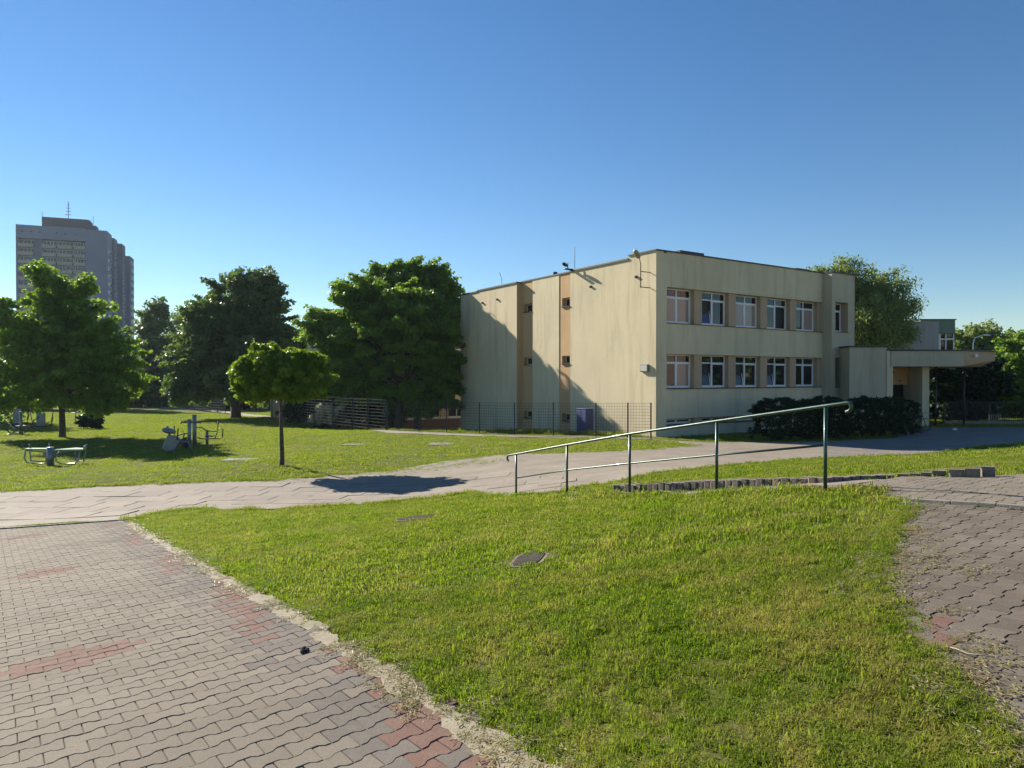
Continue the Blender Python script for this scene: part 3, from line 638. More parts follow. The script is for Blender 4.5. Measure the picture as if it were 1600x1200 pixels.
for i, (u0, u1, v, h) in enumerate(((1402,1420,746.5,.055),(1421,1438,746.2,.06),(1439,1456,746,.07),(1457,1479,746.5,.10),(1483,1507,748,.125),(1509,1533,748,.135),(1534,1556,747,.15))):
    a = at(u0, v); b_ = at(u1, v-.3); M_ = frame_M((a.x, a.y, tz(a.x, a.y)), Vector((b_.x-a.x, b_.y-a.y, 0))@Matrix.Rotation(random.gauss(0, .06), 3, 'Z')); L_ = (b_-a).xy.length
    m_ = MB().prism([(0, .015), (.015, 0), (L_-.015, 0), (L_, .015), (L_-.01, .085), (.01, .085)], -.1, h)
    o = m_.build('edging_stone', M_PAL, bevel=.01); o.parent = edging; o.matrix_basis = Matrix.Translation(-edging.location)@M_
m_ = MB(); prev = None
L0 = [(875,777),(900,774.5),(950,774),(984,775.5),(1040,773.5),(1090,771)]
for (u0, v0), (u1, v1) in zip(L0[:-1], L0[1:]):
    a = at(u0, v0); b_ = at(u1, v1); M_ = frame_M((a.x, a.y, tz(a.x, a.y)), Vector((b_.x-a.x, b_.y-a.y, 0))); Lq = (b_-a).xy.length
    o = MB().prism([(.01, 0), (Lq*.4, -.02), (Lq-.01, .01), (Lq-.01, .09), (.01, .1)], -.1, .055).build('low_kerb', M_KRB, edging, bevel=.012); o.matrix_basis = Matrix.Translation(-edging.location)@M_
# ------------------------------------------------------------------ handrail
rail = empty('handrail', at(984, 775)); tag(rail, 'green painted tubular handrail with five posts sloping up to the right over the lawn bank', 'handrail')
Pst = [(806.5, 709.5, 776, 14.8), (886, 695, 776, 13.25), (984, 678, 775.5, 11.7), (1120, 658, 769, 10.15), (1290, 634, 766.5, 8.6)]
inv = rail.matrix_world.inverted(); inv = Matrix.Translation(-rail.location)
tops = []; mids = []; vm = [747, 734.5, 724, 711, 695.5]
for (u, vt, vb, Y), vmid in zip(Pst, vm):
    tp = pt(u, vt, Y); bt = pt(u, vb, Y); bt.z = tz(bt.x, bt.y)-.15; bt.x = tp.x; tops.append(tp); mids.append(pt(u, vmid, Y))
    MB().tube([bt, tp-Vector((0, 0, .02))], .0225, 10).build('post', M_GRN, rail, smooth=True)
d = (tops[4]-tops[3]).normalized(); d0 = (tops[0]-tops[1]).normalized(); e = tops[4]+d*.30; s0 = tops[0]+d0*.32
curve = [e+d*.05*math.sin(a)-Vector((0, 0, .055*(1-math.cos(a)))) for a in [k*math.pi/7 for k in range(1, 9)]]
c0 = [s0+d0*.05*math.sin(a)-Vector((0, 0, .055*(1-math.cos(a)))) for a in [k*math.pi/7 for k in range(1, 8)]]
MB().tube(c0[::-1]+[s0]+tops+[e]+curve, .0215, 12).build('top_rail', M_GRN, rail, smooth=True)
MB().tube(mids, .0155, 10).build('middle_rail', M_GRN, rail, smooth=True)
for o in rail.children: o.matrix_parent_inverse = Matrix.Translation(-rail.location); o.matrix_basis = Matrix.Identity(4)
# ------------------------------------------------------------------ school building
C0 = Vector((6.99, 33.4)); FX = Vector((.838, .546)).normalized(); AX = Vector((-FX.y, FX.x))   # facade direction, gable direction (away)
ZT = EYE+6.1; ZB = EYE-5.2
MF = frame_M((C0.x, C0.y, 0), (FX.x, FX.y, 0))    # local: x along facade, y inward(away), z up
school = empty('school_building', (C0.x, C0.y, EYE-2.95), math.atan2(FX.y, FX.x))
tag(school, 'two storey cream rendered school block with flat roof and peach window piers', 'building')
OFZ = school.location.z
def sl(z): return EYE+z-OFZ     # heights given from eye level -> local
# local coordinates: x along facade, y away; gable wall is the plane x=0, spanning y 0..19
GL = 19.0; FLn = 15.96
m_ = MB()
WT = sl(6.1)
# facade strips (plane y=0 with window bays cut out by building the wall from pieces)
rec = .12; win = .46; BAY0, BAY1 = .72, 13.6; zlo = sl(-5.2)
rows = [(sl(-2.36), sl(-2.03)), (sl(-.57), sl(1.17)), (sl(2.67), sl(4.46))]
m_.box(0, BAY0, 0, .5, zlo, WT)                                    # corner pier
zc = zlo
for a, b_ in rows: m_.box(BAY0, BAY1, 0, .5, zc, a); zc = b_
m_.box(BAY0, BAY1, 0, .5, zc, WT)
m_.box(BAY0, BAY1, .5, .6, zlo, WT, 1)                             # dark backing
# gable wall pieces: x 0..-?, wall thickness inwards (x 0..0.5) between strips
GW = [(.5, 6.76), (7.81, 10.5)]
for a, b_ in GW: m_.box(0, .5, a, b_, zlo, WT-(.12 if a > 1 else .0))
m_.box(-.33, .5, 11.75, GL, zlo, WT-.2)                            # proud block A
body = m_.build('wall', [M_YEL, M_BLK], school)
# step in the parapet of the gable
MB().box(-.01, .5, 0, 1.9, WT, WT+.07).build('parapet', M_YEL, school)
# far walls + roof
m_ = MB(); m_.box(FLn-.3, FLn, .5, 14, zlo, WT-.15); m_.box(.5, FLn-.3, 13.7, 14, zlo, WT-.15); m_.box(.5, 4, GL-.3, GL, zlo, WT-.2)
m_.build('rear_wall', M_YEL, school)
m_ = MB(); m_.box(.5, FLn-.3, .6, 13.7, WT-.6, WT-.35); m_.box(.5, 4, 13.7, GL-.3, WT-.6, WT-.35)
roof = m_.build('roof', M_ROOF, school)
# parapet flashing
m_ = MB(); e_ = .06
m_.box(-e_, BAY1, -e_, .5, WT+.07, WT+.13); m_.box(-e_, .5, .5, 1.95, WT+.07, WT+.13)
m_.box(-e_, .5, 1.95, 6.76, WT-.119, WT-.03); m_.box(-e_+.03, .5, 6.76, 11.74, WT-.14, WT-.06)
m_.box(-.33-e_, .5, 11.75-e_, 16.6, WT-.199, WT-.11); m_.box(-.33-e_, .5, 16.6, GL+.1, WT-.26, WT-.17)
m_.box(FLn-.35, FLn+e_, .1, 14, WT-.15, WT-.08)
m_.build('roof_flashing', M_CAP, school)
MB().box(BAY0-.0, BAY1, 0, .5, WT, WT+.07).build('parapet', M_YEL, school)
# chimneys
for (a, b_, c_, d_, h) in ((2.6, 4.2, .9, 1.7, .36), (12.4, 13.5, .9, 1.7, .30)):
    q = MB(); q.box(a, b_, c_, d_, WT-.4, WT+h); o = q.build('chimney', M_BRK, school); MB().box(a-.1, b_+.1, c_-.1, d_+.1, WT+h, WT+h+.1).build('chimney_cap', M_CAP, o)
# piers
for i in range(5):
    a = .74+2.63*i+2.06; b_ = min(a+.57, BAY1-.02)
    for j, (z0, z1) in enumerate(rows):
        MB().box(a, b_, rec, .49, z0, z1).build('pier', M_PCH, school)
# windows
def window(x0, x1, z0, z1, y, cols=2, tilt=(), openc=(), trans=.24, glassm=None, parent=None, vx=None):
    W_, H_ = x1-x0, z1-z0; f = .065; gl = glassm or {}
    root = MB()
    root.box(x0, x1, y, y+.07, z0, z0+f); root.box(x0, x1, y, y+.07, z1-f, z1); root.box(x0, x0+f, y, y+.07, z0+f, z1-f); root.box(x1-f, x1, y, y+.07, z0+f, z1-f)
    zt = z1-H_*trans if trans else z1-f
    if trans: root.box(x0+f, x1-f, y-.003, y+.067, zt-f/2, zt+f/2)
    cw = (W_-2*f)/cols
    for c_ in range(1, cols): root.box(x0+f+cw*c_-f*.6, x0+f+cw*c_+f*.6, y-.006, y+.064, z0+f, z1-f)
    w_ = root.build('window', M_WHT, parent)
    for c_ in range(cols):
        a = x0+f+cw*c_+(f*.6 if c_ else 0); b_ = x0+f+cw*(c_+1)-(f*.6 if c_ < cols-1 else 0)
        if trans:
            MB().box(a, b_, y+.03, y+.036, zt+f/2, z1-f).build('pane', gl.get((c_, 1), M_GLS), w_)
        top = zt-f/2 if trans else z1-f
        lo = z0+f; hh = top-lo
        sash = MB(); s_ = .045
        sash.box(0, b_-a, -.02, .03, 0, s_); sash.box(0, b_-a, -.02, .03, hh-s_, hh); sash.box(0, s_, -.02, .03, s_, hh-s_); sash.box(b_-a-s_, b_-a, -.02, .03, s_, hh-s_)
        gp = MB().box(s_, b_-a-s_, 0, .006, s_, hh-s_)
        Mx = Matrix.Translation((a, y+.03, lo))
        if c_ in tilt: Mx = Mx@Matrix.Rotation(R(-9), 4, 'X')
        if c_ in openc: Mx = Matrix.Translation((b_, y+.03, lo))@Matrix.Rotation(R(-100), 4, 'Z')@Matrix.Translation((-(b_-a), 0, 0))
        o1 = sash.build('sash', M_WHT, w_); o1.matrix_basis = Mx
        o2 = gp.build('pane', gl.get((c_, 0), M_GLS), w_); o2.matrix_basis = Mx
    return w_
cfg = {(2, 0): dict(glassm={(0, 0): M_GLSR, (1, 0): M_GLSR, (0, 1): M_GLSB}), (2, 1): dict(tilt=(0,), glassm={(0, 0): M_GLSB}), (2, 2): dict(glassm={(0, 0): M_GLSR, (1, 0): M_GLSR}), (2, 3): dict(openc=(1,)), (2, 4): dict(glassm={(1, 0): M_GLSR}),
       (1, 0): dict(glassm={(1, 0): M_GLSR, (0, 1): M_GLS}), (1, 1): dict(tilt=(0,)), (1, 2): dict(tilt=(0,)), (1, 3): dict(tilt=(0,)), (1, 4): dict()}
for j, (z0, z1) in enumerate(rows):
    for i in range(5):
        a = .74+2.63*i
        if j == 0: window(a+.005, a+2.055, z0+.03, z1-.005, win-.1, 2, trans=0, parent=school)
        else: window(a+.005, a+2.055, z0+.05, z1-.005, win-.08, 2, parent=school, **cfg.get((j, i), {}))
    MB().box(BAY0+.003, BAY1-.003, -.07, .37, z0+.002, z0+.028).build('sill', M_SILL, school)
# stair bay
m_ = MB(); x0, x1 = BAY1, FLn; yf = -.61; wx0, wx1 = 13.98, 15.28
m_.box(x0, wx0, yf, .5, zlo, WT+.05); m_.box(wx1, x1, yf, .5, zlo, WT+.05); zc = zlo
for a, b_ in rows[1:]: m_.box(wx0, wx1, yf, .5, zc, a); zc = b_
m_.box(wx0, wx1, yf, .5, zc, WT+.05)
m_.build('stair_bay', M_GRY, school)
MB().box(x0-.04, x1+e_, yf-e_, .55, WT+.052, WT+.12).build('roof_flashing', M_CAP, school)
for a, b_ in rows[1:]:
    MB().box(wx1-.012, wx1-.002, yf+.01, -.16, a+.03, b_-.01).build('reveal', M_PCH, school)
    window(wx0+.01, wx1-.01, a+.05, b_-.01, -.15, 2, parent=school, trans=.26)
    MB().box(wx0-.03, wx1+.03, yf-.05, -.155, a+.002, a+.028).build('sill', M_SILL, school)
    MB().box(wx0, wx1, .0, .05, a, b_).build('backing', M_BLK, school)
# gable strips with little windows (local frame turned: gable plane x=0, seen from -x)
def gable_window(y0, y1, z0, z1):
    w_ = MB(); xx = .30; f = .05
    w_.box(xx, xx+.06, y0, y1, z0, z0+f); w_.box(xx, xx+.06, y0, y1, z1-f, z1); w_.box(xx, xx+.06, y0, y0+f, z0+f, z1-f); w_.box(xx, xx+.06, y1-f, y1, z0+f, z1-f)
    o = w_.build('window', M_WHT, school); MB().box(xx+.02, xx+.03, y0+f, y1-f, z0+f, z1-f).build('pane', M_GLS, o)
    MB().box(-.06, xx, y0-.03, y1+.03, z0-.035, z0-.003).build('sill', M_SILL, o)
gz = [(sl(-2.5), sl(-2.06)), (sl(.80), sl(1.25)), (sl(4.08), sl(4.57))]
for ya, yb, wy0, wy1 in ((6.76, 7.81, 6.82, 7.55), (10.5, 11.75, 10.6, 11.5)):
    m_ = MB(); zc = zlo
    for a, b_ in gz: m_.box(.03, .5, ya, yb, zc, a); m_.box(.03, .5, ya, wy0, a, b_); m_.box(.03, .5, wy1, yb, a, b_); zc = b_
    m_.box(.03, .5, ya, yb, zc, WT-.14); m_.box(.45, .5, wy0, wy1, gz[0][0], gz[-1][1])
    m_.build('window_strip', M_ORA, school)
    for a, b_ in gz: gable_window(wy0+.003, wy1-.003, a+.003, b_-.003)
MB().box(-.335, -.0, 11.742, 11.749, zlo, WT-.2).build('corner_trim', M_ORA, school)
# vents with rust streaks, meter box, floodlights
for y_, z_, xo in ((4.9, 4.95, 0), (1.35, 5.05, 0), (14.0, 5.1, -.33), (15.9, 5.05, -.33)):
    q = MB().tube([(xo+.0, y_, sl(z_)), (xo-.09, y_, sl(z_)-.02)], .07, 10); q.build('vent', M_BLK, school)
bx = MB().box(-.13, -.004, .45, 1.0, sl(.28), sl(.66)).build('wall_box', M_GYM, school, bevel=.02)
MB().box(-.138, -.132, .5, .95, sl(.33), sl(.61)).build('cover', simple('box_cover', (.52, .50, .40), .5), bx)
def flood(y_, z_, reach, headdir, sc_=1.):
    q = MB(); xp = -reach
    q.tube([(0, y_, z_), (xp, y_, z_)], .022, 8); q.tube([(0, y_, z_-.75*sc_), (xp, y_, z_-.75*sc_)], .022, 8); q.tube([(xp, y_, z_-.8*sc_), (xp, y_, z_+.35*sc_), (xp-.1, y_+.02, z_+.7*sc_)], .022, 8)
    o = q.build('lamp_bracket', M_CAP, school, smooth=True)
    Mx = Matrix.Rotation(R(50), 3, 'Y'); q = MB().ball((0, 0, 0), .27*sc_, .17*sc_, .10*sc_, 14, 0, Mx.to_3x3()); h = q.build('lamp_head', simple('lamp_shell', (.30, .27, .17), .4, .3), o, smooth=True)
    h.location = (xp-.22*sc_, y_+.04, z_+.82*sc_); return o
flood(.42, sl(5.15), .62, 0)
q = MB(); q.box(-.5, -.0, 6.5, 6.72, WT-.03, WT+.03); q.tube([(-.3, 6.6, WT), (-.3, 6.6, WT+.35)], .03, 6); q.ball((-.5, 6.6, WT+.24), .21, .11, .10, 10, 0, Matrix.Rotation(R(20), 3, 'Y')); q.tube([(.2, 6.6, WT), (.2, 6.6, WT+1.3)], .015, 5)
q.build('roof_floodlight', M_BLK, school, smooth=True)
q = MB().tube([(1.5, 10.2, WT-.35), (1.5, 10.2, WT+.35)], .11, 10).tube([(1.5, 10.2, WT+.35), (1.5, 10.2, WT+.45)], .15, 10); q.build('roof_vent', M_CAP, school)
MB().tube([(.4, 14.6, WT-.2), (.35, 14.6, WT+.5), (.2, 14.65, WT+.9)], .015, 5).build('aerial', M_CAP, school)
# ------------------------------------------------------------------ entrance building with canopy
ent = empty('entrance_building', (21, 40, 0)); tag(ent, 'single storey entrance block with broad concrete canopy and dark doorway right of the school', 'building')
ent.location.z = tz(21, 40); oz = ent.location.z
def eb(x0, x1, y0, y1, z0, z1, m=0, q=None): q = q or MB(); return q.box(x0-21, x1-21, y0-40, y1-40, EYE+z0-oz, EYE+z1-oz, m)
gb = -3.4
eb(19.42, 21.55, 39.6, 45, gb, 1.74).build('wall', M_GRY, ent)
eb(21.553, 21.9, 39.55, 39.95, gb, 1.55).build('corner_pier', M_YEL, ent)
eb(19.35, 21.6, 39.52, 45.05, 1.745, 1.83).build('roof_flashing', M_CAP, ent)
poly = [(21.75, 39.5), (25.95, 39.5), (28.7, 40.9), (30.2, 47), (21.75, 47)]
q = MB(); pl = [(a-21, b_-40) for a, b_ in poly]; pin = [(21.75, 39.5), (25.75, 39.5), (28.0, 41.15), (29.4, 47), (21.75, 47)]; pl2 = [(a-21, b_-40) for a, b_ in pin]
zz0, zz1, zm = EYE+.64-oz, EYE+1.52-oz, EYE+1.0-oz
q.prism(pl, zm, zz1)
vs = [(x, y, zz0) for x, y in pl2]+[(x, y, zm-.001) for x, y in pl]
q.add(vs, [(i, (i+1) % 5, 5+(i+1) % 5, 5+i) for i in range(5)]+[(4, 3, 2, 1, 0)])
q.build('canopy', [M_PCH], ent)
q = MB(); pl3 = [(21.7, 39.493), (25.80, 39.493), (25.80, 39.499), (21.7, 39.499)]
q.box(.76, 4.94, -.508, -.502, zz0+.003, zz1-.003); q.build('canopy_fascia', M_GRY, ent)
q = MB(); q.prism([(x*1.0+(.06 if x > 5 else -.03 if x < 1 else 0), y+(-.06 if y < 2 else 0)) for x, y in pl], zz1+.002, zz1+.09); q.build('roof_flashing', M_CAP, ent)
eb(21.9, 27, 45.4, 45.8, gb, 1.0).build('rear_wall', M_GRY, ent)
eb(24.1, 24.5, 40.4, 44.5, gb, .638).build('pillar', M_YEL, ent)
eb(21.95, 24.09, 41.9, 42.3, -.42, .637).build('door_head', stucco('orange_panel', (.74, .43, .20), .2), ent)
# worn lettering on the panel above the door
q = MB(); zq = EYE-oz
for k, (xa, xb, za, zb) in enumerate(((22.55,22.62,-.26,-.06),(22.68,22.84,-.26,-.21),(22.68,22.73,-.2,-.06),(22.88,22.93,-.26,-.06),(22.97,23.12,-.12,-.06),(22.97,23.02,-.26,-.13),(22.55,23.12,-.35,-.30),(23.55,23.68,-.25,-.14),(22.7,22.85,.2,.24),(22.95,23.1,.24,.30),(23.2,23.25,.25,.42),(22.5,22.58,.3,.36))):
    q.box(xa-21, xb-21, 1.885, 1.897, zq+za, zq+zb)
q.build('panel_marks', simple('sign_paint', (.10, .03, .03), .7), ent)
dr = eb(21.95, 24.09, 42.35, 42.45, gb, -.43).build('door', M_BLK, ent)
for xa, xb in ((22.0, 22.65), (22.75, 23.38), (23.48, 24.05)):
    eb(xa, xb, 42.31, 42.345, -2.3, -.6).build('pane', M_GLS, dr)
for xp_ in (25.2, 27.6):
    q = MB().tube([(xp_-21, .9 if xp_ < 26 else 2., gb+EYE-oz), (xp_-21, .9 if xp_ < 26 else 2., zz0)], .055, 10); q.build('canopy_post', M_CAP, ent, smooth=True)
eb(26.75, 26.9, 39.72, 39.85, 1.18, 1.36).build('canopy_lamp', M_WHT, ent).location = (0, -.0, 0)
# low kerb wall by the fence at the right, litter
# ------------------------------------------------------------------ back wing behind the trees
wing = empty('school_wing', (-2, 61, 0)); wing.rotation_euler.z = math.atan2(FX.y, FX.x)+math.pi; wing.location.z = tz(-8, 52)
tag(wing, 'cream rear school wing half hidden behind the big trees', 'building')
def wl(z): return EYE+z-wing.location.z
# local x runs left along the wing, y towards camera is negative of... (rotated by pi: +y points at the camera)
q = MB(); rowsw = [(wl(-3.4), wl(-2.1)), (wl(-.4), wl(1.2)), (wl(2.4), wl(3.95))]; zc = wl(-5); nW = 6
for a, b_ in rowsw: q.box(-3, 14.95, -4, 0, zc, a); q.box(-3, 14.95, -4, -.5, a, b_); zc = b_
q.box(-3, 14.95, -4, 0, zc, wl(5.18)); q.build('wall', M_YEL, wing)
MB().box(-3.1, 14.76, -4.1, .06, wl(5.185), wl(5.27)).build('roof_flashing', M_CAP, wing)
for a, b_ in rowsw:
    for i in range(7):
        xw = -2.7+2.5*i; MB().box(xw+1.75, min(xw+2.5, 14.6), -.49, -.08, a, b_).build('pier', M_PCH, wing)
        w_ = MB(); y_ = -.3; f = .07; x0w, x1w = xw+.003, min(xw+1.745, 14.6)
        w_.box(x0w, x1w, y_, y_+.06, a, a+f); w_.box(x0w, x1w, y_, y_+.06, b_-f, b_); w_.box(x0w, x0w+f, y_, y_+.06, a+f, b_-f); w_.box(x1w-f, x1w, y_, y_+.06, a+f, b_-f); w_.box((x0w+x1w)/2-.04, (x0w+x1w)/2+.04, y_, y_+.065, a+f, b_-f); w_.box(x0w+f, x1w-f, y_, y_+.063, b_-.4, b_-.34)
        o = w_.build('window', M_WHT, wing); MB().box(x0w+f, x1w-f, y_+.02, y_+.03, a+f, b_-f).build('pane', M_GLS, o)
MB().box(-3, 14.95, .001, .12, wl(-5), wl(-3.5)).build('plinth', simple('brown_plinth', (.12, .07, .055), .9), wing)
low = empty('low_outbuilding', (-18, 60, tz(-18, 60))); low.rotation_euler.z = .25; tag(low, 'low pale outbuilding behind the fence', 'building')
q = MB(); q.box(-2.9, 1.2, 0, 5, -1, 2.9); q.build('wall', M_YEL, low); MB().box(-3., 1.3, -.1, 5.1, 2.903, 3.05).build('roof', M_CAP, low)
MB().box(-2.7, -1.8, -.03, -.005, .0, 2.1).build('door', M_PCH, low); MB().box(-1.5, -.7, -.03, -.005, 1., 2.1).build('window', M_GLS, low)
MB().box(-.3, .9, -.03, -.005, 1., 2.1).build('window', M_GLS, low)
# rear green block at right
rb = empty('green_block', (pt(1492, 590, 70).x, 70, tz(45, 70))); rb.rotation_euler.z = 0; tag(rb, 'green-grey two storey block far behind the entrance canopy', 'building')
M_GG = stucco('green_render', (.17, .235, .18), .3); M_GG2 = stucco('grey_render', (.33, .32, .33), .5)
xr = rb.location.x; zr = rb.location.z; ztop = EYE+(590-500)/F*70-zr
xL = pt(1438, 590, 70).x-xr; q = MB(); q.box(xL, 0, 0, .4, ztop-1.35, ztop); q.build('upper_band', M_GG, rb)
MB().box(xL, 0, .41, 8, -1, ztop-.03).build('wall', M_GG2, rb); MB().box(xL-.1, .1, -.08, 8.1, ztop+.003, ztop+.1).build('roof_flashing', M_CAP, rb)
for uu in (1448, 1469):
    xw = pt(uu, 590, 70).x-xr
    w_ = MB(); w_.box(xw, xw+.12, .30, .40, ztop-3.8, ztop-1.37); w_.box(xw+.7, xw+.82, .30, .40, ztop-3.8, ztop-1.37); w_.box(xw+.12, xw+1.5, .31, .40, ztop-2.0, ztop-1.85); w_.box(xw+1.5, xw+1.6, .30, .40, ztop-3.8, ztop-1.37)
    o = w_.build('window', M_WHT, rb); MB().box(xw+.12, xw+1.5, .402, .409, ztop-3.8, ztop-1.37).build('pane', M_GLS, o)
xk = pt(1385, 590, 66).x-xr; MB().box(xk, xL-.01, -3, 6, -1, ztop-.4).build('side_wall', M_GG2, rb)
for k in range(2): MB().box(xk+.4+k*1.2, xk+1.2+k*1.2, -3.06, -3.003, ztop-2.9, ztop-1.6).build('window', M_WHT, rb)
# ------------------------------------------------------------------ tower block
def tower():
    r_ = empty('tower_block', (-165.6, 230, tz(-165, 230))); ang = math.atan2(9, 25.1); r_.rotation_euler.z = ang
    tag(r_, 'tall grey concrete apartment tower above the trees at the left with cream balcony bands', 'building')
    oz_ = r_.location.z; H = EYE+51.2-oz_
    MC = simple('tower_hazed_concrete', (.135, .165, .255), .9, 0, .10, .15); MC2 = simple('tower_hazed_panel', (.10, .125, .20), .9, 0, .1, .2)  # blue veil of haze and lens flare mixed into both concrete colours
    MY = simple('tower_balcony', (.30, .28, .235), .9, 0, .1); MW = simple('tower_window_frame', (.55, .56, .58), .5); MD = simple('tower_roof_grey', (.07, .062, .075), .9)
    # front face local y=0, x 0..26.7
    q = MB(); q.box(20.2, 26.7, 0, 8, -2, H-.3); q.box(0, 20.2, 0, 8, H-4.4, H); q.box(0, .5, 0, 8, -2, H-4.4); q.box(.5, 20.2, 2.0, 8, -2, H-4.4)
    q.box(0, 26, 8, 26, -2, H-.4); q.build('wall', MC, r_)
    q = MB(); q.box(26.05, 27.4, 9, 14, -2, H-1.1); q.box(26.05, 28.8, 15, 21, -2, H-1.9); q.box(26.05, 30.2, 22, 30, -2, H-5.2); q.build('side_wall', MC2, r_)
    MB().box(7.2, 21, 1, 7, H+.003, H+3.3).build('roof_house', MD, r_); MB().box(21.01, 23, 2, 6, H-.29, H+1.6).build('roof_house', MD, r_)
    cols = [(.6, 4.9), (7.4, 11.4), (11.9, 16.2), (16.7, 20.1)]
    fm = {}
    q = MB(); q.box(4.95, 7.35, 1.0, 1.99, -2, H-4.41); q.build('stair_panel', MC2, r_)
    for ci, (a, b_) in enumerate(cols):
        bm_ = MB().box(a, b_, 0.02, .22, 0, 1.15); bo = bm_.build('balcony', MY, r_); bd = bo.data; bpy.data.objects.remove(bo)
        wm = MB(); W_ = b_-a
        wm.box(0, W_, 1.93, 1.98, 1.15, 1.25); wm.box(0, W_, 1.93, 1.98, 2.5, 2.6)
        for k in range(5): wm.box(W_*k/4-.06+(.06 if k == 0 else -.06 if k == 4 else 0), W_*k/4+.06+(.06 if k == 0 else -.06 if k == 4 else 0), 1.93, 1.98, 1.25, 2.5)
        wm.box(.07, W_-.07, 1.985, 1.995, .2, 2.5, 1); wo = wm.build('window', [MW, M_GLS], r_); wd_ = wo.data; bpy.data.objects.remove(wo)
        for fl in range(16):
            z_ = H-4.5-2.8*(fl+1)
            o = bpy.data.objects.new('balcony', bd); COL.objects.link(o); o.parent = r_; o.location = (0, 0, z_)
            o = bpy.data.objects.new('window', wd_); COL.objects.link(o); o.parent = r_; o.location = (a, 0, z_)
    sm = MB().box(0, .06, 0, 1.2, 0, 1.4, 0).box(.061, .08, .12, 1.08, .12, 1.28, 1); so = sm.build('window', [MW, M_GLS], r_); sd = so.data; bpy.data.objects.remove(so)
    for fl in range(16):
        for (x_, y_) in ((26.75, 2), (26.75, 5), (27.45, 10.5), (28.85, 17), (30.25, 24), (30.25, 27)):
            o = bpy.data.objects.new('window', sd); COL.objects.link(o); o.parent = r_; o.location = (x_, y_, H-8-2.8*fl)
    vm_ = MB().box(0, .5, -.03, -.005, 0, .5); vo = vm_.build('vent', M_BLK, r_); vd = vo.data; bpy.data.objects.remove(vo)
    for x_ in (1.6, 4.2, 6.6, 11.5, 14, 17.2):
        o = bpy.data.objects.new('vent', vd); COL.objects.link(o); o.parent = r_; o.location = (x_, 0, H-2.4)
    q = MB(); q.tube([(14.5, 3, H+3.3), (14.5, 3, H+9.5)], .12, 5)
    for k in range(4): q.box(14.1-.2*k, 14.9+.2*k, 2.95, 3.05, H+8.2-k*1.1, H+8.35-k*1.1)
    q.build('mast', MD, r_)
    for x_, h in ((6.8, 5.5), (22, 5.0), (21.2, 3.8)): MB().tube([(x_, 3, H-.1), (x_, 3, H+h)], .07, 4).build('aerial', MD, r_)
tower()
# pink apartment block out of frame to the right (seen in the window panes)
ap = empty('apartment_block', (78, -8, tz(78, -8))); tag(ap, 'pale pink apartment block beyond the right edge of the view, mirrored in the school windows', 'building')
MP = simple('pink_render', (.50, .36, .29), .9, 0, .1, .3)
MB().box(0, 12, 0, 31, -2, 14).build('wall', MP, ap)
wm = MB().box(-.06, -.003, 0, 1.8, 0, 1.5, 0).box(-.08, -.061, .1, 1.7, .1, 1.4, 1); wo = wm.build('window', [M_WHT, M_GLS], ap); wd_ = wo.data; bpy.data.objects.remove(wo)
for k in range(8):
    for fl in range(4):
        o = bpy.data.objects.new('window', wd_); COL.objects.link(o); o.parent = ap; o.location = (0, 1.6+3.6*k, 1.2+3.1*fl)
# ------------------------------------------------------------------ fences
def wire_panel(a, b_, za, zb, H, sv, sh, r_, mat, parent, bars=False):
    L_ = (b_-a).length; q = MB(); d = (b_-a)/L_; nrm = Vector((-d.y, d.x))
    def P3(s_, h): p_ = a+d*s_; return Vector((p_.x, p_.y, za+(zb-za)*s_/L_+h))
    def bar(p_, q_, w_):
        t_ = (q_-p_).normalized(); s_ = Vector((nrm.x, nrm.y, 0))*w_; u_ = t_.cross(s_).normalized()*w_
        vs = [p_-s_-u_, p_+s_-u_, p_+s_+u_, p_-s_+u_, q_-s_-u_, q_+s_-u_, q_+s_+u_, q_-s_+u_]; q.add(vs, [(0,1,5,4),(1,2,6,5),(2,3,7,6),(3,0,4,7)])
    k = int(L_/sv)
    for i in range(1, k): bar(P3(L_*i/k, .04), P3(L_*i/k, H), r_)
    m2 = int(H/sh)
    for j in range(m2+1): bar(P3(.03, .05+(H-.05)*j/m2), P3(L_-.03, .05+(H-.05)*j/m2), r_*(1.5 if not bars else 2.2))
    return q.build('mesh_panel', mat, parent)
def fence(name, posts, label, sv=.13, sh=.14, r_=.0035, mat=None, H=1.62, bars=False, post_r=.03):
    f = empty(name, (posts[0][0], posts[0][1], posts[0][2])); tag(f, label, 'fence'); inv_ = Matrix.Translation(-f.location)
    for i, (x, y, z) in enumerate(posts):
        o = MB().box(x-post_r, x+post_r, y-post_r, y+post_r, z-.2, z+H+.03).build('post', M_FEN, f); o.matrix_parent_inverse = inv_
        if i:
            a = Vector(posts[i-1][:2]); b_ = Vector((x, y)); o = wire_panel(a, b_, posts[i-1][2], z, H, sv, sh, r_, mat or M_WIRE, f, bars); o.matrix_parent_inverse = inv_
def fp(u, Y, v): p_ = pt(u, v, Y); return (p_.x, p_.y, p_.z)
F1 = [fp(1017, 32.3, 684), fp(981, 32.8, 683), fp(931, 33.5, 682), fp(864.5, 34.4, 680.5), fp(804, 35.4, 679), fp(749, 36.3, 677.3), fp(698, 37.4, 675.7), fp(655, 38.1, 674.5), fp(605, 39.1, 673)]
fence('mesh_fence', F1, 'dark green welded mesh fence standing in front of the cream gable wall')
F2 = [fp(603, 39.4, 672.7), fp(575, 41, 669.5), fp(551, 43, 666.8), fp(520, 45, 663.0), fp(491, 47.5, 659.5), fp(470, 50, 656.3), fp(445, 54, 652.6), fp(425, 58, 650.2)]
fence('louvre_fence', F2, 'steel fence of pale horizontal bars along the narrow path under the big tree', sv=1.3, sh=.19, r_=.0065, mat=M_BAR, H=1.75, bars=True, post_r=.04)
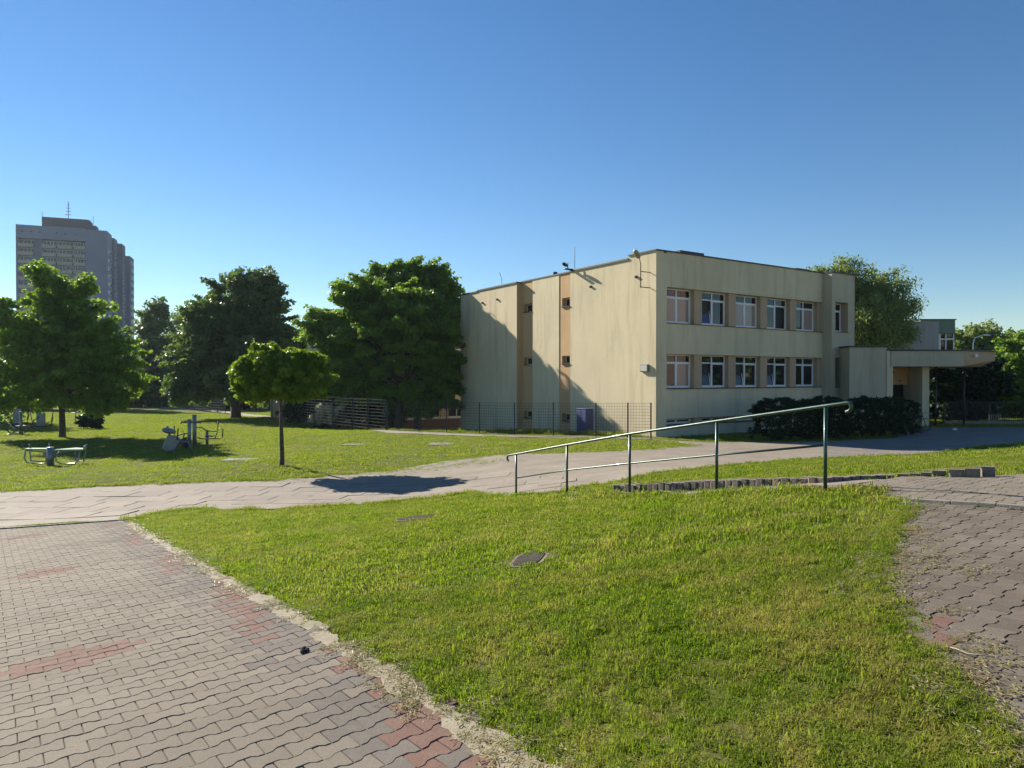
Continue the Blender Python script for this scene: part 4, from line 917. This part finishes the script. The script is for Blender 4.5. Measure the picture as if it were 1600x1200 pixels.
F3 = [fp(352, 72, 642.5), fp(340, 74, 641.3), fp(328, 76, 640.3), fp(316, 78.5, 639.3), fp(304, 81, 638.4), fp(292, 84, 637.7), fp(280, 87, 637.2), fp(268, 90, 636.8), fp(256, 93, 636.5), fp(244, 96, 636.2)]
fence('park_fence', F3, 'dark bar fence far left along the end of the narrow path', sv=.35, sh=.26, r_=.02, H=1.9, mat=M_FEN)
F4 = [(a+30, b_, tz(a+30, b_)) for a, b_ in ((-3, 43), (0, 43.2), (3, 43.4), (6, 43.6), (9, 43.8), (12, 44))]
fence('garden_fence', F4, 'dark vertical bar fence right of the entrance canopy with sunlit lawn behind', sv=.14, sh=1.3, r_=.010, H=1.3, mat=M_FEN)
lw = MB().box(26.6, 42, 42.2, 42.5, tz(34, 42)-.4, tz(34, 42)+.16).build('low_wall', M_KRB); tag(lw, 'low pale concrete wall at the foot of the bar fence by the canopy', 'wall')
# blue cabinet behind the fence
bp = pt(914, 672, 36.3); q = empty('blue_cabinet', (bp.x, bp.y, tz(bp.x, bp.y)), math.atan2(AX.y, AX.x)); tag(q, 'blue metal cabinet standing against the gable wall behind the mesh fence', 'cabinet')
hq = EYE-1.68-q.location.z
MB().box(-.4, .4, -.25, .25, 0, hq).build('body', M_BLUE, q, bevel=.02); MB().box(-.42, .42, -.27, .27, hq+.002, hq+.05).build('lid', M_BLUE, q, bevel=.01)
for s_ in (-1, 1): MB().box(.2*s_-.18, .2*s_+.18, .251, .262, .06, hq-.06).build('door', M_BLUE, q, bevel=.004)
# bicycle and lamp
def bicycle(x, y, rz):
    r_ = empty('bicycle', (x, y, tz(x, y)), rz); tag(r_, 'dark bicycle leaning by the pillar of the entrance', 'bicycle')
    for xc in (-.52, .52):
        q = MB(); q.tube([(xc+.33*math.cos(a), 0, .35+.33*math.sin(a)) for a in np.linspace(0, 2*math.pi, 25)], .02, 6, cap=False); o = q.build('wheel', M_BLK, r_)
        q = MB()
        for k in range(8):
            a = k*math.pi/4; q.tube([(xc, 0, .35), (xc+.32*math.cos(a), 0, .35+.32*math.sin(a))], .003, 3)
        q.tube([(xc, -.04, .35), (xc, .04, .35)], .03, 8); q.build('spokes', M_GYM, o)
    q = MB(); bb = (-.05, 0, .3); se = (-.18, 0, .8); hd = (.36, 0, .82); fa = (.52, 0, .35); ra = (-.52, 0, .35)
    for a, b_ in ((bb, se), (se, hd), (bb, hd), (ra, bb), (ra, se), (hd, fa)): q.tube([a, b_], .016, 6)
    q.build('frame', M_BLK, r_); MB().tube([(.34, -.28, 1.0), (.36, 0, .98), (.34, .28, 1.0)], .014, 6).tube([hd, (.36, 0, .98)], .014, 6).build('handlebar', M_BLK, r_)
    MB().ball((-.2, 0, .92), .14, .07, .035, 10).tube([se, (-.2, 0, .9)], .014, 6).build('saddle', M_BLK, r_); MB().tube([(bb[0], -.12, bb[2]), (bb[0], .12, bb[2])], .02, 6).build('pedals', M_BLK, r_)
bpos = pt(1432, 664, 36.5); bicycle(bpos.x, bpos.y, .12)
lp = pt(1520, 590, 62); q = empty('street_lamp', (lp.x, lp.y, tz(lp.x, lp.y))); tag(q, 'slim pale street lamp with curved arm behind the canopy', 'street lamp')
hz = EYE+(590-528)/F*62-q.location.z
MB().tube([(0, 0, -.2), (0, 0, hz-.5), (.15, 0, hz), (.9, 0, hz+.25)], [.08, .06, .05, .04], 8).build('pole', M_WHT, q, smooth=True); MB().ball((1.2, 0, hz+.25), .4, .16, .08, 10).build('lamp_head', M_WHT, q, smooth=True)
bp = pt(1492, 664.5, 37); o = MB().box(-.09, .09, -.05, .05, 0, .1).tube([(-.09, 0, .1), (0, 0, .17), (.09, 0, .1)], .006, 5).build('white_bag', M_WHT, bevel=.02); o.location = (bp.x, bp.y, tz(bp.x, bp.y)+.01); tag(o, 'small white carrier bag lying on the kerb in front of the canopy posts', 'bag')
# ------------------------------------------------------------------ outdoor gym
def gpos(u, v): p_ = at(u, v); return (p_.x, p_.y, p_.z)
def T_(q, *p_, r=.03, n=8): q.tube(p_, r, n); return q
# sit-up benches on one short post
g = empty('situp_bench', gpos(79, 727), 0); tag(g, 'pair of green topped sit-up benches either side of a grey post', 'gym bench')
MB().tube([(0, 0, -.1), (0, 0, .72)], .13, 14).build('post', M_GYM, g, smooth=True)
for sx in (-1, 1):
    o = MB(); o.prism([(sx*.12, -.05), (sx*.55, .75), (sx*1.05, .55), (sx*1.25, .1)] if sx > 0 else [(-.35, .25), (-1.25, .3), (-1.3, .62), (-.4, .6)], .58, .63); o.build('board', M_GYMG, g, bevel=.008)
q = MB()
for ps in ([(-.1, 0, .3), (-.5, .3, .5), (-1.2, .32, .56)], [(-1.2, .3, .56), (-1.25, .3, .25), (-1.15, .3, .06), (-.6, .3, .02), (-.35, .25, .06), (-.35, .25, .56)], [(-1.25, .6, .62), (-1.25, .6, .78)], [(-.45, .6, .62), (-.45, .6, .8)], [(-1.25,.6,.56),(-1.2,.6,.1),(-.5,.6,.05)]): q.tube(ps, .028, 7)
q.build('frame', M_GYM, g, smooth=True); q = MB()
for ps in ([(.1, 0, .3), (.3, .1, .52), (1.1, .4, .57)], [(.2, 0, .56), (.22, 0, .15), (.4, .05, .05), (.9, .1, .05), (1.05, .1, .2), (1.1, .1, .56)], [(1.25, .1, .6), (1.3, .1, .76)], [(1.1, .5, .6), (1.12, .5, .78)], [(.55, .7, .57), (.55, .7, .1), (1.0, .5, .08), (1.1, .5, .56)]): q.tube(ps, .028, 7)
q.build('frame', M_GYM, g, smooth=True)
# exercise bike
def fairing(q, pts_, y0, y1):
    n_ = len(pts_); vs = [(x, y0, z) for x, z in pts_]+[(x, y1, z) for x, z in pts_]; q.add(vs, [tuple(range(n_)), tuple(range(2*n_-1, n_-1, -1))]+[(i, (i+1) % n_, n_+(i+1) % n_, n_+i) for i in range(n_)]); return q
g = empty('exercise_bike', gpos(272, 708), .15); tag(g, 'grey outdoor exercise bike with domed saddle, leftmost of the nearer gym group', 'gym machine')
q = MB(); fairing(q, [(-.5, .25), (-.25, .85), (.1, .78), (.32, .62), (.2, .35), (0, .1), (-.3, .08)], -.12, .12); q.build('fairing', M_GYM, g, bevel=.03)
q = MB(); q.ball((-.22, 0, 1.03), .32, .2, .13, 14, 0, Matrix.Rotation(R(12), 3, 'Y')); q.ball((-.28, 0, 1.2), .06, .06, .05, 8); q.tube([(-.2, 0, .8), (-.2, 0, 1.0)], .05, 8); q.build('saddle', M_GYM, g, smooth=True)
MB().tube([(.0, 0, .2), (.05, -.15, -.02), (.35, -.3, -.03), (.6, -.3, -.03)], .035, 8).tube([(.3, 0, .55), (.6, 0, .5), (.75, 0, .25), (.75, 0, 0)], .03, 7).build('frame', M_GYM, g, smooth=True)
MB().tube([(.2, -.2, .62), (.25, -.22, 1.15)], .03, 7).tube([(.1, .2, .62), (.25, .2, .6), (.6, .1, .72)], .025, 7).build('handlebar', M_GYMD, g, smooth=True)
g = empty('arm_trainer', gpos(296, 700), .1); tag(g, 'grey gym post with crossbar and swinging seat arms, in the nearer gym group', 'gym machine')
MB().tube([(0, 0, -.1), (0, 0, 1.42)], .085, 14).build('post', M_GYM, g, smooth=True); MB().tube([(-.42, 0, 1.2), (-.35, 0, 1.27), (.5, 0, 1.25), (.56, 0, 1.22)], .03, 8).build('crossbar', M_GYMD, g, smooth=True)
MB().tube([(0, 0, .7), (-.2, -.05, .72), (-.28, -.05, .5), (-.32, -.05, .2), (-.1, 0, .05)], .028, 7).tube([(-.2, -.05, .72), (-.65, -.1, .58), (-.68, -.1, 1.12)], .028, 7).tube([(-.45, 0, .35), (-.1, 0, .33)], .028, 7).build('arm', M_GYMD, g, smooth=True)
MB().ball((-.18, -.1, .25), .16, .1, .3, 12).build('seat', M_GYMD, g, smooth=True)
g = empty('seated_press', gpos(304, 695), .1); tag(g, 'tall grey gym post with seated press frame to its right', 'gym machine')
MB().tube([(0, 0, -.1), (0, 0, 1.55)], .1, 14).build('post', M_GYM, g, smooth=True)
MB().tube([(0, 0, .9), (.35, 0, .9), (.6, -.05, .72), (1.15, -.05, .68), (1.2, -.05, 1.2)], .03, 7).tube([(.08, .1, .38), (.3, .1, .3), (1.15, .1, .3), (1.35, .1, .36), (1.38, .1, .8), (1.18, .1, .8)], .03, 7).tube([(1.15, 0, .68), (1.0, 0, .3)], .026, 7).build('arm', M_GYMD, g, smooth=True)
MB().tube([(.62, 0, -.05), (.62, 0, .7)], .07, 10).build('stub_post', M_GYM, g, smooth=True); MB().box(.55, .95, -.18, .18, .42, .47).build('seat', M_GYMD, g, bevel=.015)
g = empty('rowing_machine', gpos(31, 679), .05); tag(g, 'dark tubular rowing frame with long curved handles at the left edge', 'gym machine')
MB().tube([(0, .1, -.1), (0, .1, 1.45)], .09, 12).build('post', M_GYM, g, smooth=True)
q = MB()
for ps in ([(-1.35, 0, 1.0), (-.75, 0, .25), (-.6, 0, .1), (.3, 0, .12), (.55, 0, .3), (.85, 0, .9), (1.2, 0, 1.1)], [(-1.3, .4, 1.05), (-.6, .4, .3), (0, .3, .55), (.5, .35, .45), (.75, .4, .25), (1.15, .4, .12)], [(-.75, -.1, .02), (.3, -.1, .04)], [(-.4, 0, .15), (0, 0, .42), (.35, 0, .12)]): q.tube(ps, .035, 7)
q.build('frame', M_GYMD, g, smooth=True); MB().box(-.2, .25, -.2, .2, .5, .56).build('seat', M_GYMD, g, bevel=.015)
for u, v, lab in ((64, 668, 'grey upright gym machine with twin footrests behind the left tree trunk'), (27, 664, 'farther grey gym machine with tall handles beyond the rowing frame')):
    g = empty('leg_trainer', gpos(u, v), .2); tag(g, lab, 'gym machine')
    MB().box(-.28, .28, -.1, .1, -.05, 1.3).build('post', M_GYM, g, bevel=.03)
    MB().tube([(-.35, 0, .3), (-.6, 0, .5), (-.75, 0, 1.4)], .03, 6).tube([(.3, 0, .3), (.7, 0, .45), (.85, 0, 1.3)], .03, 6).tube([(-.5, -.2, .1), (.5, -.2, .1)], .05, 6).tube([(.6, .1, 0), (.8, .1, .8)], .03, 6).build('arm', M_GYMD, g, smooth=True)
    MB().box(-.5, -.2, -.35, -.1, .08, .14).build('footrest', M_GYMD, g)
g = empty('walking_trainer', gpos(118, 662), .2); tag(g, 'small pale gym frame beside the dark shrub', 'gym machine')
MB().tube([(0, 0, 0), (0, 0, .9), (.35, 0, 1.15)], .035, 7).tube([(-.3, 0, .9), (.5, 0, .9), (.55, 0, .1)], .03, 7).build('frame', M_GYM, g, smooth=True)
# ------------------------------------------------------------------ trees
def leaves(cl, rad, per, size, flat=.65, droop=0., seed=0, narrow=1., up=.6):
    rg = np.random.default_rng(seed); nC = len(cl); cnt_ = np.maximum(4, (per*(np.array(rad)/np.mean(rad))**2)).astype(int); ci = np.repeat(np.arange(nC), cnt_); N = len(ci)
    off = rg.normal(0, 1, (N, 3)); off /= np.linalg.norm(off, axis=1)[:, None]+1e-9; off *= (rg.random(N)**.62)[:, None]
    rr = np.array(rad)[ci][:, None]; off *= rr; off[:, 2] *= flat
    cc_ = np.array(cl); od = cc_-cc_.mean(0); od += rg.normal(0, .35, od.shape)*np.linalg.norm(od, axis=1)[:, None]; od[:, 2] *= .6; od /= np.linalg.norm(od, axis=1)[:, None]+1e-9
    pr_ = (off*od[ci]).sum(1)[:, None]; off += od[ci]*pr_*.75; off -= .25*(off-od[ci]*(off*od[ci]).sum(1)[:, None])
    if droop: off[:, 2] -= droop*rg.random(N)*rr[:, 0]
    c_ = np.array(cl)[ci]+off
    nrm = off/(np.linalg.norm(off, axis=1)[:, None]+1e-9)*.7+rg.normal(0, .75, (N, 3)); nrm[:, 2] += up; nrm /= np.linalg.norm(nrm, axis=1)[:, None]
    t_ = rg.normal(0, 1, (N, 3)); t_[:, 2] -= .5+droop; t_ -= (t_*nrm).sum(1)[:, None]*nrm; t_ /= np.linalg.norm(t_, axis=1)[:, None]; b_ = np.cross(nrm, t_)
    s_ = size*rg.uniform(.6, 1.3, N)[:, None]; w_ = s_*.5*narrow
    V = np.stack([c_-t_*s_*.6, c_-b_*w_+t_*s_*.05+nrm*s_*.06, c_+t_*s_*.6, c_+b_*w_+t_*s_*.05+nrm*s_*.06], 1)
    tint = np.clip(rg.random(nC)[ci]*.6+rg.random(N)*.4, 0, 1); return V, tint
def tree(name, label, cat, base, Yd, lobes, trunk_r, mat, seed=0, leaf=.16, per=260, nclump=150, crad=.75, flat=.6, droop=0., narrow=1., bark=None, group=None, trunks=None, depth=.8, inner=.25, jitter=.25, lean=0):
    rg = np.random.default_rng(seed); bx_, by_ = base; bz = tz(bx_, by_); r_ = empty(name, (bx_, by_, bz)); tag(r_, label, cat, group)
    sc_ = Yd/F; cl = []; rad = []; lw_ = np.array([l[2]*l[3] for l in lobes], float); lw_ /= lw_.sum()
    for (uc, vc, rx, rz, *dy), wgt in zip(lobes, lw_):
        c0_ = pt(uc, vc, Yd); dy_ = dy[0] if dy else 0; ry = rx*depth; k = max(3, int(nclump*wgt))
        d_ = rg.normal(0, 1, (k, 3)); d_ /= np.linalg.norm(d_, axis=1)[:, None]
        q = np.where(rg.random(k) < inner, rg.uniform(.2, .75, k), rg.uniform(.72, 1.02, k))
        q *= 1+jitter*rg.uniform(-.5, .5, k)
        for a, f_ in zip(d_, q):
            cl.append((c0_.x-bx_+a[0]*rx*sc_*f_, c0_.y-by_+dy_+a[1]*ry*sc_*f_, c0_.z-bz+a[2]*rz*sc_*f_)); rad.append(crad*rg.uniform(.55, 1.35))
    V, ti = leaves(cl, rad, per, leaf, flat, droop, seed, narrow); np_mesh('crown', V, 4, mat, r_, {'tint': ti})
    cz = float(np.mean([c_[2] for c_ in cl])); cx_ = float(np.mean([c_[0] for c_ in cl])); q = MB()
    stems = trunks or [(0, 0)]
    for (sx, tx) in stems:
        top = Vector((cx_*.6+tx, 0, cz*1.1)); ps = [Vector((sx, 0, -.2)), Vector((sx+.02, 0, .25)), Vector((sx*.9+tx*.2+rg.normal(0, .2*trunk_r)+lean*.5, 0, cz*.35)), Vector((sx*.6+tx*.7+rg.normal(0, .4*trunk_r), rg.normal(0, .1), cz*.7)), top]
        q.tube(ps, [trunk_r*1.35, trunk_r*1.05, trunk_r*.9, trunk_r*.6, trunk_r*.25], 10)
        for k in rg.choice(len(cl), min(len(cl), 26), replace=False):
            e = Vector(cl[int(k)]); f_ = rg.uniform(.45, .95); st = ps[2].lerp(ps[4], f_); 
            if e.z < st.z-.5: st = ps[2].lerp(ps[4], .15)
            md = st.lerp(e, .5)+Vector((0, 0, .12*(e-st).length)); q.tube([st, md, e], [trunk_r*.32, trunk_r*.2, .012], 5, cap=False)
    q.build('trunk', bark or M_BARK, r_, smooth=True)
    return r_
def px(u, Y): return pt(u, 590, Y).x
tree('lawn_tree', 'airy spreading tree with sunlit yellow-green leaves among the gym machines at left', 'tree', tuple(at(97, 683).xy), at(97, 683).y,
     [(90,470,48,42),(60,545,62,60),(135,525,55,62),(185,580,38,52),(20,500,30,45),(110,600,75,42),(70,430,22,22),(130,450,18,20),(10,590,30,38),(165,630,35,22),(30,630,25,14)], .17, L_AIR, 1, leaf=.19, per=125, nclump=420, crad=.62, flat=.5, inner=.3, jitter=.3)
tb = at(440, 727); tree('round_tree', 'small round-headed tree on a slim bare trunk standing alone in the lawn', 'tree', (tb.x, tb.y), tb.y,
     [(443,590,58,32),(405,588,28,32),(482,594,26,28),(432,562,38,16),(472,566,26,16),(398,608,18,16),(385,590,12,18)], .075, L_YEL, 2, leaf=.12, per=170, nclump=560, crad=.26, flat=.75, inner=.5, bark=M_BARK, jitter=.05)
tree('maple_tree', 'largest dense green tree with several dark trunks beside the gable wall', 'tree', (px(640, 49), 49.), 49.,
     [(668,437,38,34,3.5),(610,440,48,36,2.5),(560,480,42,44),(695,485,24,44,3.),(620,520,92,78),(685,560,34,70),(535,545,40,50),(565,600,38,30),(650,620,66,26),(505,515,26,30),(640,420,30,22,3.5),(520,590,28,26)], .26, L_BIG, 3, leaf=.21, per=170, nclump=900, crad=.62, flat=.6, inner=.3, trunks=[(-.75, -1.2), (-.9, .9), (.55, .6)])
tree('linden_tree', 'tall blue-green broad tree behind the small round tree', 'tree', (px(368, 62), 62.), 62.,
     [(375,470,52,44),(330,500,40,48),(300,570,34,50),(425,490,28,44),(370,560,78,70),(310,612,42,20),(435,560,26,56),(400,445,30,20),(280,600,18,22)], .42, L_MID, 4, leaf=.24, per=130, nclump=760, crad=.8, flat=.45, inner=.3)
tree('park_tree', 'dark tree between the tower and the blue-green linden', 'tree', (px(235, 96), 96.), 96.,
     [(235,545,36,50),(210,590,34,44),(255,600,42,40),(250,500,18,20),(190,600,30,36)], .4, L_MID, 5, leaf=.42, per=110, nclump=230, crad=1.3, flat=.6)
tree('birch_tree', 'wispy pale-topped tree just left of the linden', 'tree', (px(285, 100), 100.), 100.,
     [(283,510,20,28),(275,560,24,40),(300,540,20,30),(285,600,30,34)], .25, L_WIL, 6, leaf=.32, per=90, nclump=130, crad=1.0, flat=.8, droop=.5)
tree('park_tree', 'sunlit bushy tree at the far left edge behind the gym', 'tree', (px(-10, 58), 58.), 58.,
     [(0,580,36,60),(-40,560,50,70),(15,620,26,26),(-20,500,25,25)], .3, L_AIR, 7, leaf=.3, per=100, nclump=190, crad=.9)
tree('park_tree', 'dark tree in shade behind the gym, right of the leaning trunk', 'tree', (px(150, 84), 84.), 84.,
     [(150,590,50,44),(110,590,40,40),(180,560,30,40),(70,600,40,36)], .3, L_MID, 8, leaf=.38, per=90, nclump=190, crad=1.2)
tree('willow_tree', 'large wispy willow rising behind the stair bay of the school', 'tree', (px(1345, 66), 66.), 66.,
     [(1330,432,48,28),(1290,430,28,18),(1385,450,34,34),(1345,480,64,36),(1410,480,18,18),(1330,520,50,30),(1390,510,36,28),(1425,470,8,8),(1320,405,14,10)], .45, L_WIL, 9, leaf=.26, per=90, nclump=420, crad=.85, flat=.6, droop=1.1, narrow=.5, inner=.35)
tree('garden_tree', 'leafy sunlit tree at the right edge beyond the canopy', 'tree', (px(1580, 50), 50.), 50.,
     [(1575,600,34,44),(1600,560,30,36),(1540,625,26,30),(1620,620,34,50)], .22, L_BIG, 10, leaf=.22, per=130, nclump=360, crad=.7, trunks=[(0, 0), (.8, .4)])
tree('garden_tree', 'pale green tree behind the street lamp', 'tree', (px(1522, 80), 80.), 80.,
     [(1520,530,26,26),(1545,550,34,24),(1500,560,22,24),(1530,580,40,24)], .25, L_WIL, 11, leaf=.34, per=90, nclump=150, crad=1.0)
tree('garden_tree', 'feathery tree farthest right with sky showing through', 'tree', (px(1590, 84), 84.), 84.,
     [(1590,530,24,22),(1575,560,30,30),(1615,550,26,36),(1600,590,40,24)], .25, L_AIR, 12, leaf=.34, per=70, nclump=120, crad=.9, droop=.4)
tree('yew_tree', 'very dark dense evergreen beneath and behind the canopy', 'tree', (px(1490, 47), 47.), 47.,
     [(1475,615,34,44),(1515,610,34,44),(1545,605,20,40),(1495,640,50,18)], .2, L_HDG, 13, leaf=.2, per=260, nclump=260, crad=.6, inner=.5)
tree('park_tree', 'dark shaded tree behind the low outbuilding and fence', 'tree', (px(470, 66), 66.), 66.,
     [(470,560,34,50),(500,590,34,40),(445,600,40,30),(520,620,40,20)], .3, L_MID, 14, leaf=.28, per=130, nclump=190, crad=.8)
sh = at(137, 670); tree('dark_shrub', 'dark dense shrub with bare stems among the gym machines under the lawn tree', 'shrub', (sh.x, sh.y), sh.y,
     [(138,655,14,11),(128,660,8,8),(150,660,8,8)], .03, L_HDG, 15, leaf=.12, per=130, nclump=60, crad=.22, trunks=[(-.3, -.5), (0, 0), (.3, .4)])
for u, lab, sd in ((498, 'silvery white leaved shrub behind the bar fence, left of a pair', 16), (518, 'silvery white leaved shrub behind the bar fence, right of a pair', 17)):
    tree('silver_shrub', lab, 'shrub', (px(u, 48.2), 48.2), 48.2, [(u, 642, 8, 11), (u-2, 655, 6, 8), (u+9, 638, 8, 4)], .02, L_WHT, sd, leaf=.13, per=40, nclump=26, crad=.24)
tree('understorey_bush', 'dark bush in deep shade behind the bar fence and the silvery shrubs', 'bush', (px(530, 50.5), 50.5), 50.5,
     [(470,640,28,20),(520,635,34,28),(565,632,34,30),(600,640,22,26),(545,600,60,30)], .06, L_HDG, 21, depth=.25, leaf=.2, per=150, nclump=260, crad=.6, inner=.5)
tree('reflection_tree', 'unseen leafy tree added for dark window reflections, nearer the pink block', 'tree', (66, 30), 66.,  # out of view, added so the remaining school panes mirror something dark
     [(1875,560,60,60,-36)], .2, L_BIG, 41, leaf=.6, per=60, nclump=120, crad=1.3)
tree('reflection_tree', 'unseen leafy tree added for dark window reflections, farther from the pink block', 'tree', (67, 40), 66.,
     [(1891,560,75,60,-26)], .2, L_BIG, 42, leaf=.6, per=60, nclump=140, crad=1.3)
for u_, Y_, sd_, lb_ in ((225, 112, 51, 'dark bush closing the view beyond the far end of the park fence'), (310, 104, 52, 'dark bush behind the park fence under the linden'), (395, 84, 53, 'dark bush between the linden and the low outbuilding')):
    tree('understorey_bush', lb_, 'bush', (px(u_, Y_), Y_), Y_, [(u_-35,622,34,16),(u_,618,36,20),(u_+35,622,32,16)], .08, L_HDG, sd_, depth=.4, leaf=.4, per=90, nclump=110, crad=1.1, inner=.5)
# far tree mass
rg = np.random.default_rng(99); cl = []; rad = []
for k in range(520):
    u = rg.uniform(-300, 1950); Y = rg.uniform(130, 170); x_ = px(u, Y); z_ = tz(x_, Y)+rg.uniform(.5, 7.5+2*math.sin(u*.02)+1.5*math.sin(u*.071)); cl.append((x_, Y, z_)); rad.append(rg.uniform(1.6, 3.2))
V, ti = leaves(cl, rad, 60, .75, .8, 0, 99); o = np_mesh('far_trees', V, 4, L_MID, None, {'tint': ti}); tag(o, 'distant line of trees closing the horizon', 'trees', kind='stuff')
# hedges
def hedge(label, a, b_, wid, h, seed):
    rg = np.random.default_rng(seed); a = Vector(a); b_ = Vector(b_); L_ = (b_-a).length; d = (b_-a)/L_; nn = Vector((-d.y, d.x)); mid = (a+b_)/2; bz = tz(mid.x, mid.y)
    r_ = empty('hedge', (mid.x, mid.y, bz)); tag(r_, label, 'hedge'); N = int(L_*wid*130); cl = []; rad = []
    for k in range(N):
        s_ = rg.uniform(0, L_); w_ = rg.uniform(-.5, .5)*wid; z_ = rg.uniform(.15, 1)
        f_ = rg.integers(0, 4)
        if f_ == 0: z_ = 1.
        elif f_ == 1: w_ = -.5*wid
        elif f_ == 2: w_ = .5*wid
        hh = h*(1+.05*math.sin(s_*2.1+seed)+.03*math.sin(s_*5.3)); rnd = 1-.16*(abs(w_)/(wid/2))**3 if z_ > .9 else 1
        e_ = min(s_, L_-s_); rnd *= .88+.12*min(1, e_/.5)
        p_ = a+d*s_+nn*w_; z2 = z_*hh*rnd-.15; cl.append((p_.x-mid.x, p_.y-mid.y, z2+tz(p_.x, p_.y)-bz)); rad.append(rg.uniform(.08, .15))
    V, ti = leaves(cl, rad, 34, .07, .9, 0, seed); np_mesh('foliage', V, 4, L_HDG, r_, {'tint': ti})
    q = MB()
    for k in range(int(L_/1.2)):
        p_ = a+d*(.6+1.2*k)-mid; q.tube([(p_.x, p_.y, -.1), (p_.x, p_.y, h*.6)], .04, 6)
    q.build('stem', M_BARK, r_)
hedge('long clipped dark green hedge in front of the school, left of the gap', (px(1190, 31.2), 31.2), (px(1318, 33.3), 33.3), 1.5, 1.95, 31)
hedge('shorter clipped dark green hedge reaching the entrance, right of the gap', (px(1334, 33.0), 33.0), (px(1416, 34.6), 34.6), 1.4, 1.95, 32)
# weeds at the foot of the fence
X = []; Y = []
for k in range(130):
    u = random.choice([random.uniform(805, 870), random.uniform(875, 985), random.uniform(700, 1020)]); p_ = pt(u, 680, 33.2+(1017-u)*.0145+random.uniform(.05, 1.2)); X.append(p_.x); Y.append(p_.y)
X = np.array(X); Y = np.array(Y); N = len(X)
wd = [tuft_mesh('weed%d' % i, 40, .25, .5, .03, 90+i, clover=20) for i in range(2)]
g = scatter('fence_weeds', wd, np.stack([X, Y, T(X, Y)-.05], 1), np.stack([np.zeros(N), np.zeros(N), RNG.uniform(0, 6, N)], 1), RNG.uniform(.25, .8, N), RNG.integers(0, 2, N)); tag(g, 'tall weeds growing along the foot of the mesh fence', 'weeds', kind='stuff')
hb = MB().box(-260, 160, -3, 330, -6.5, 75).build('haze', bpy.data.materials.new('haze_air')); hm = hb.data.materials[0]; hm.use_nodes = True; hm.node_tree.nodes.clear()
ho = hm.node_tree.nodes.new('ShaderNodeOutputMaterial'); hv = hm.node_tree.nodes.new('ShaderNodeVolumePrincipled'); hv.inputs['Color'].default_value = (.70, .83, 1, 1); hv.inputs['Density'].default_value = .00014; hv.inputs['Anisotropy'].default_value = .35
hm.node_tree.links.new(hv.outputs[0], ho.inputs['Volume']); tag(hb, kind='stuff', label='thin bluish morning haze in the air over the lawns', cat='haze')
bpy.context.view_layer.update()
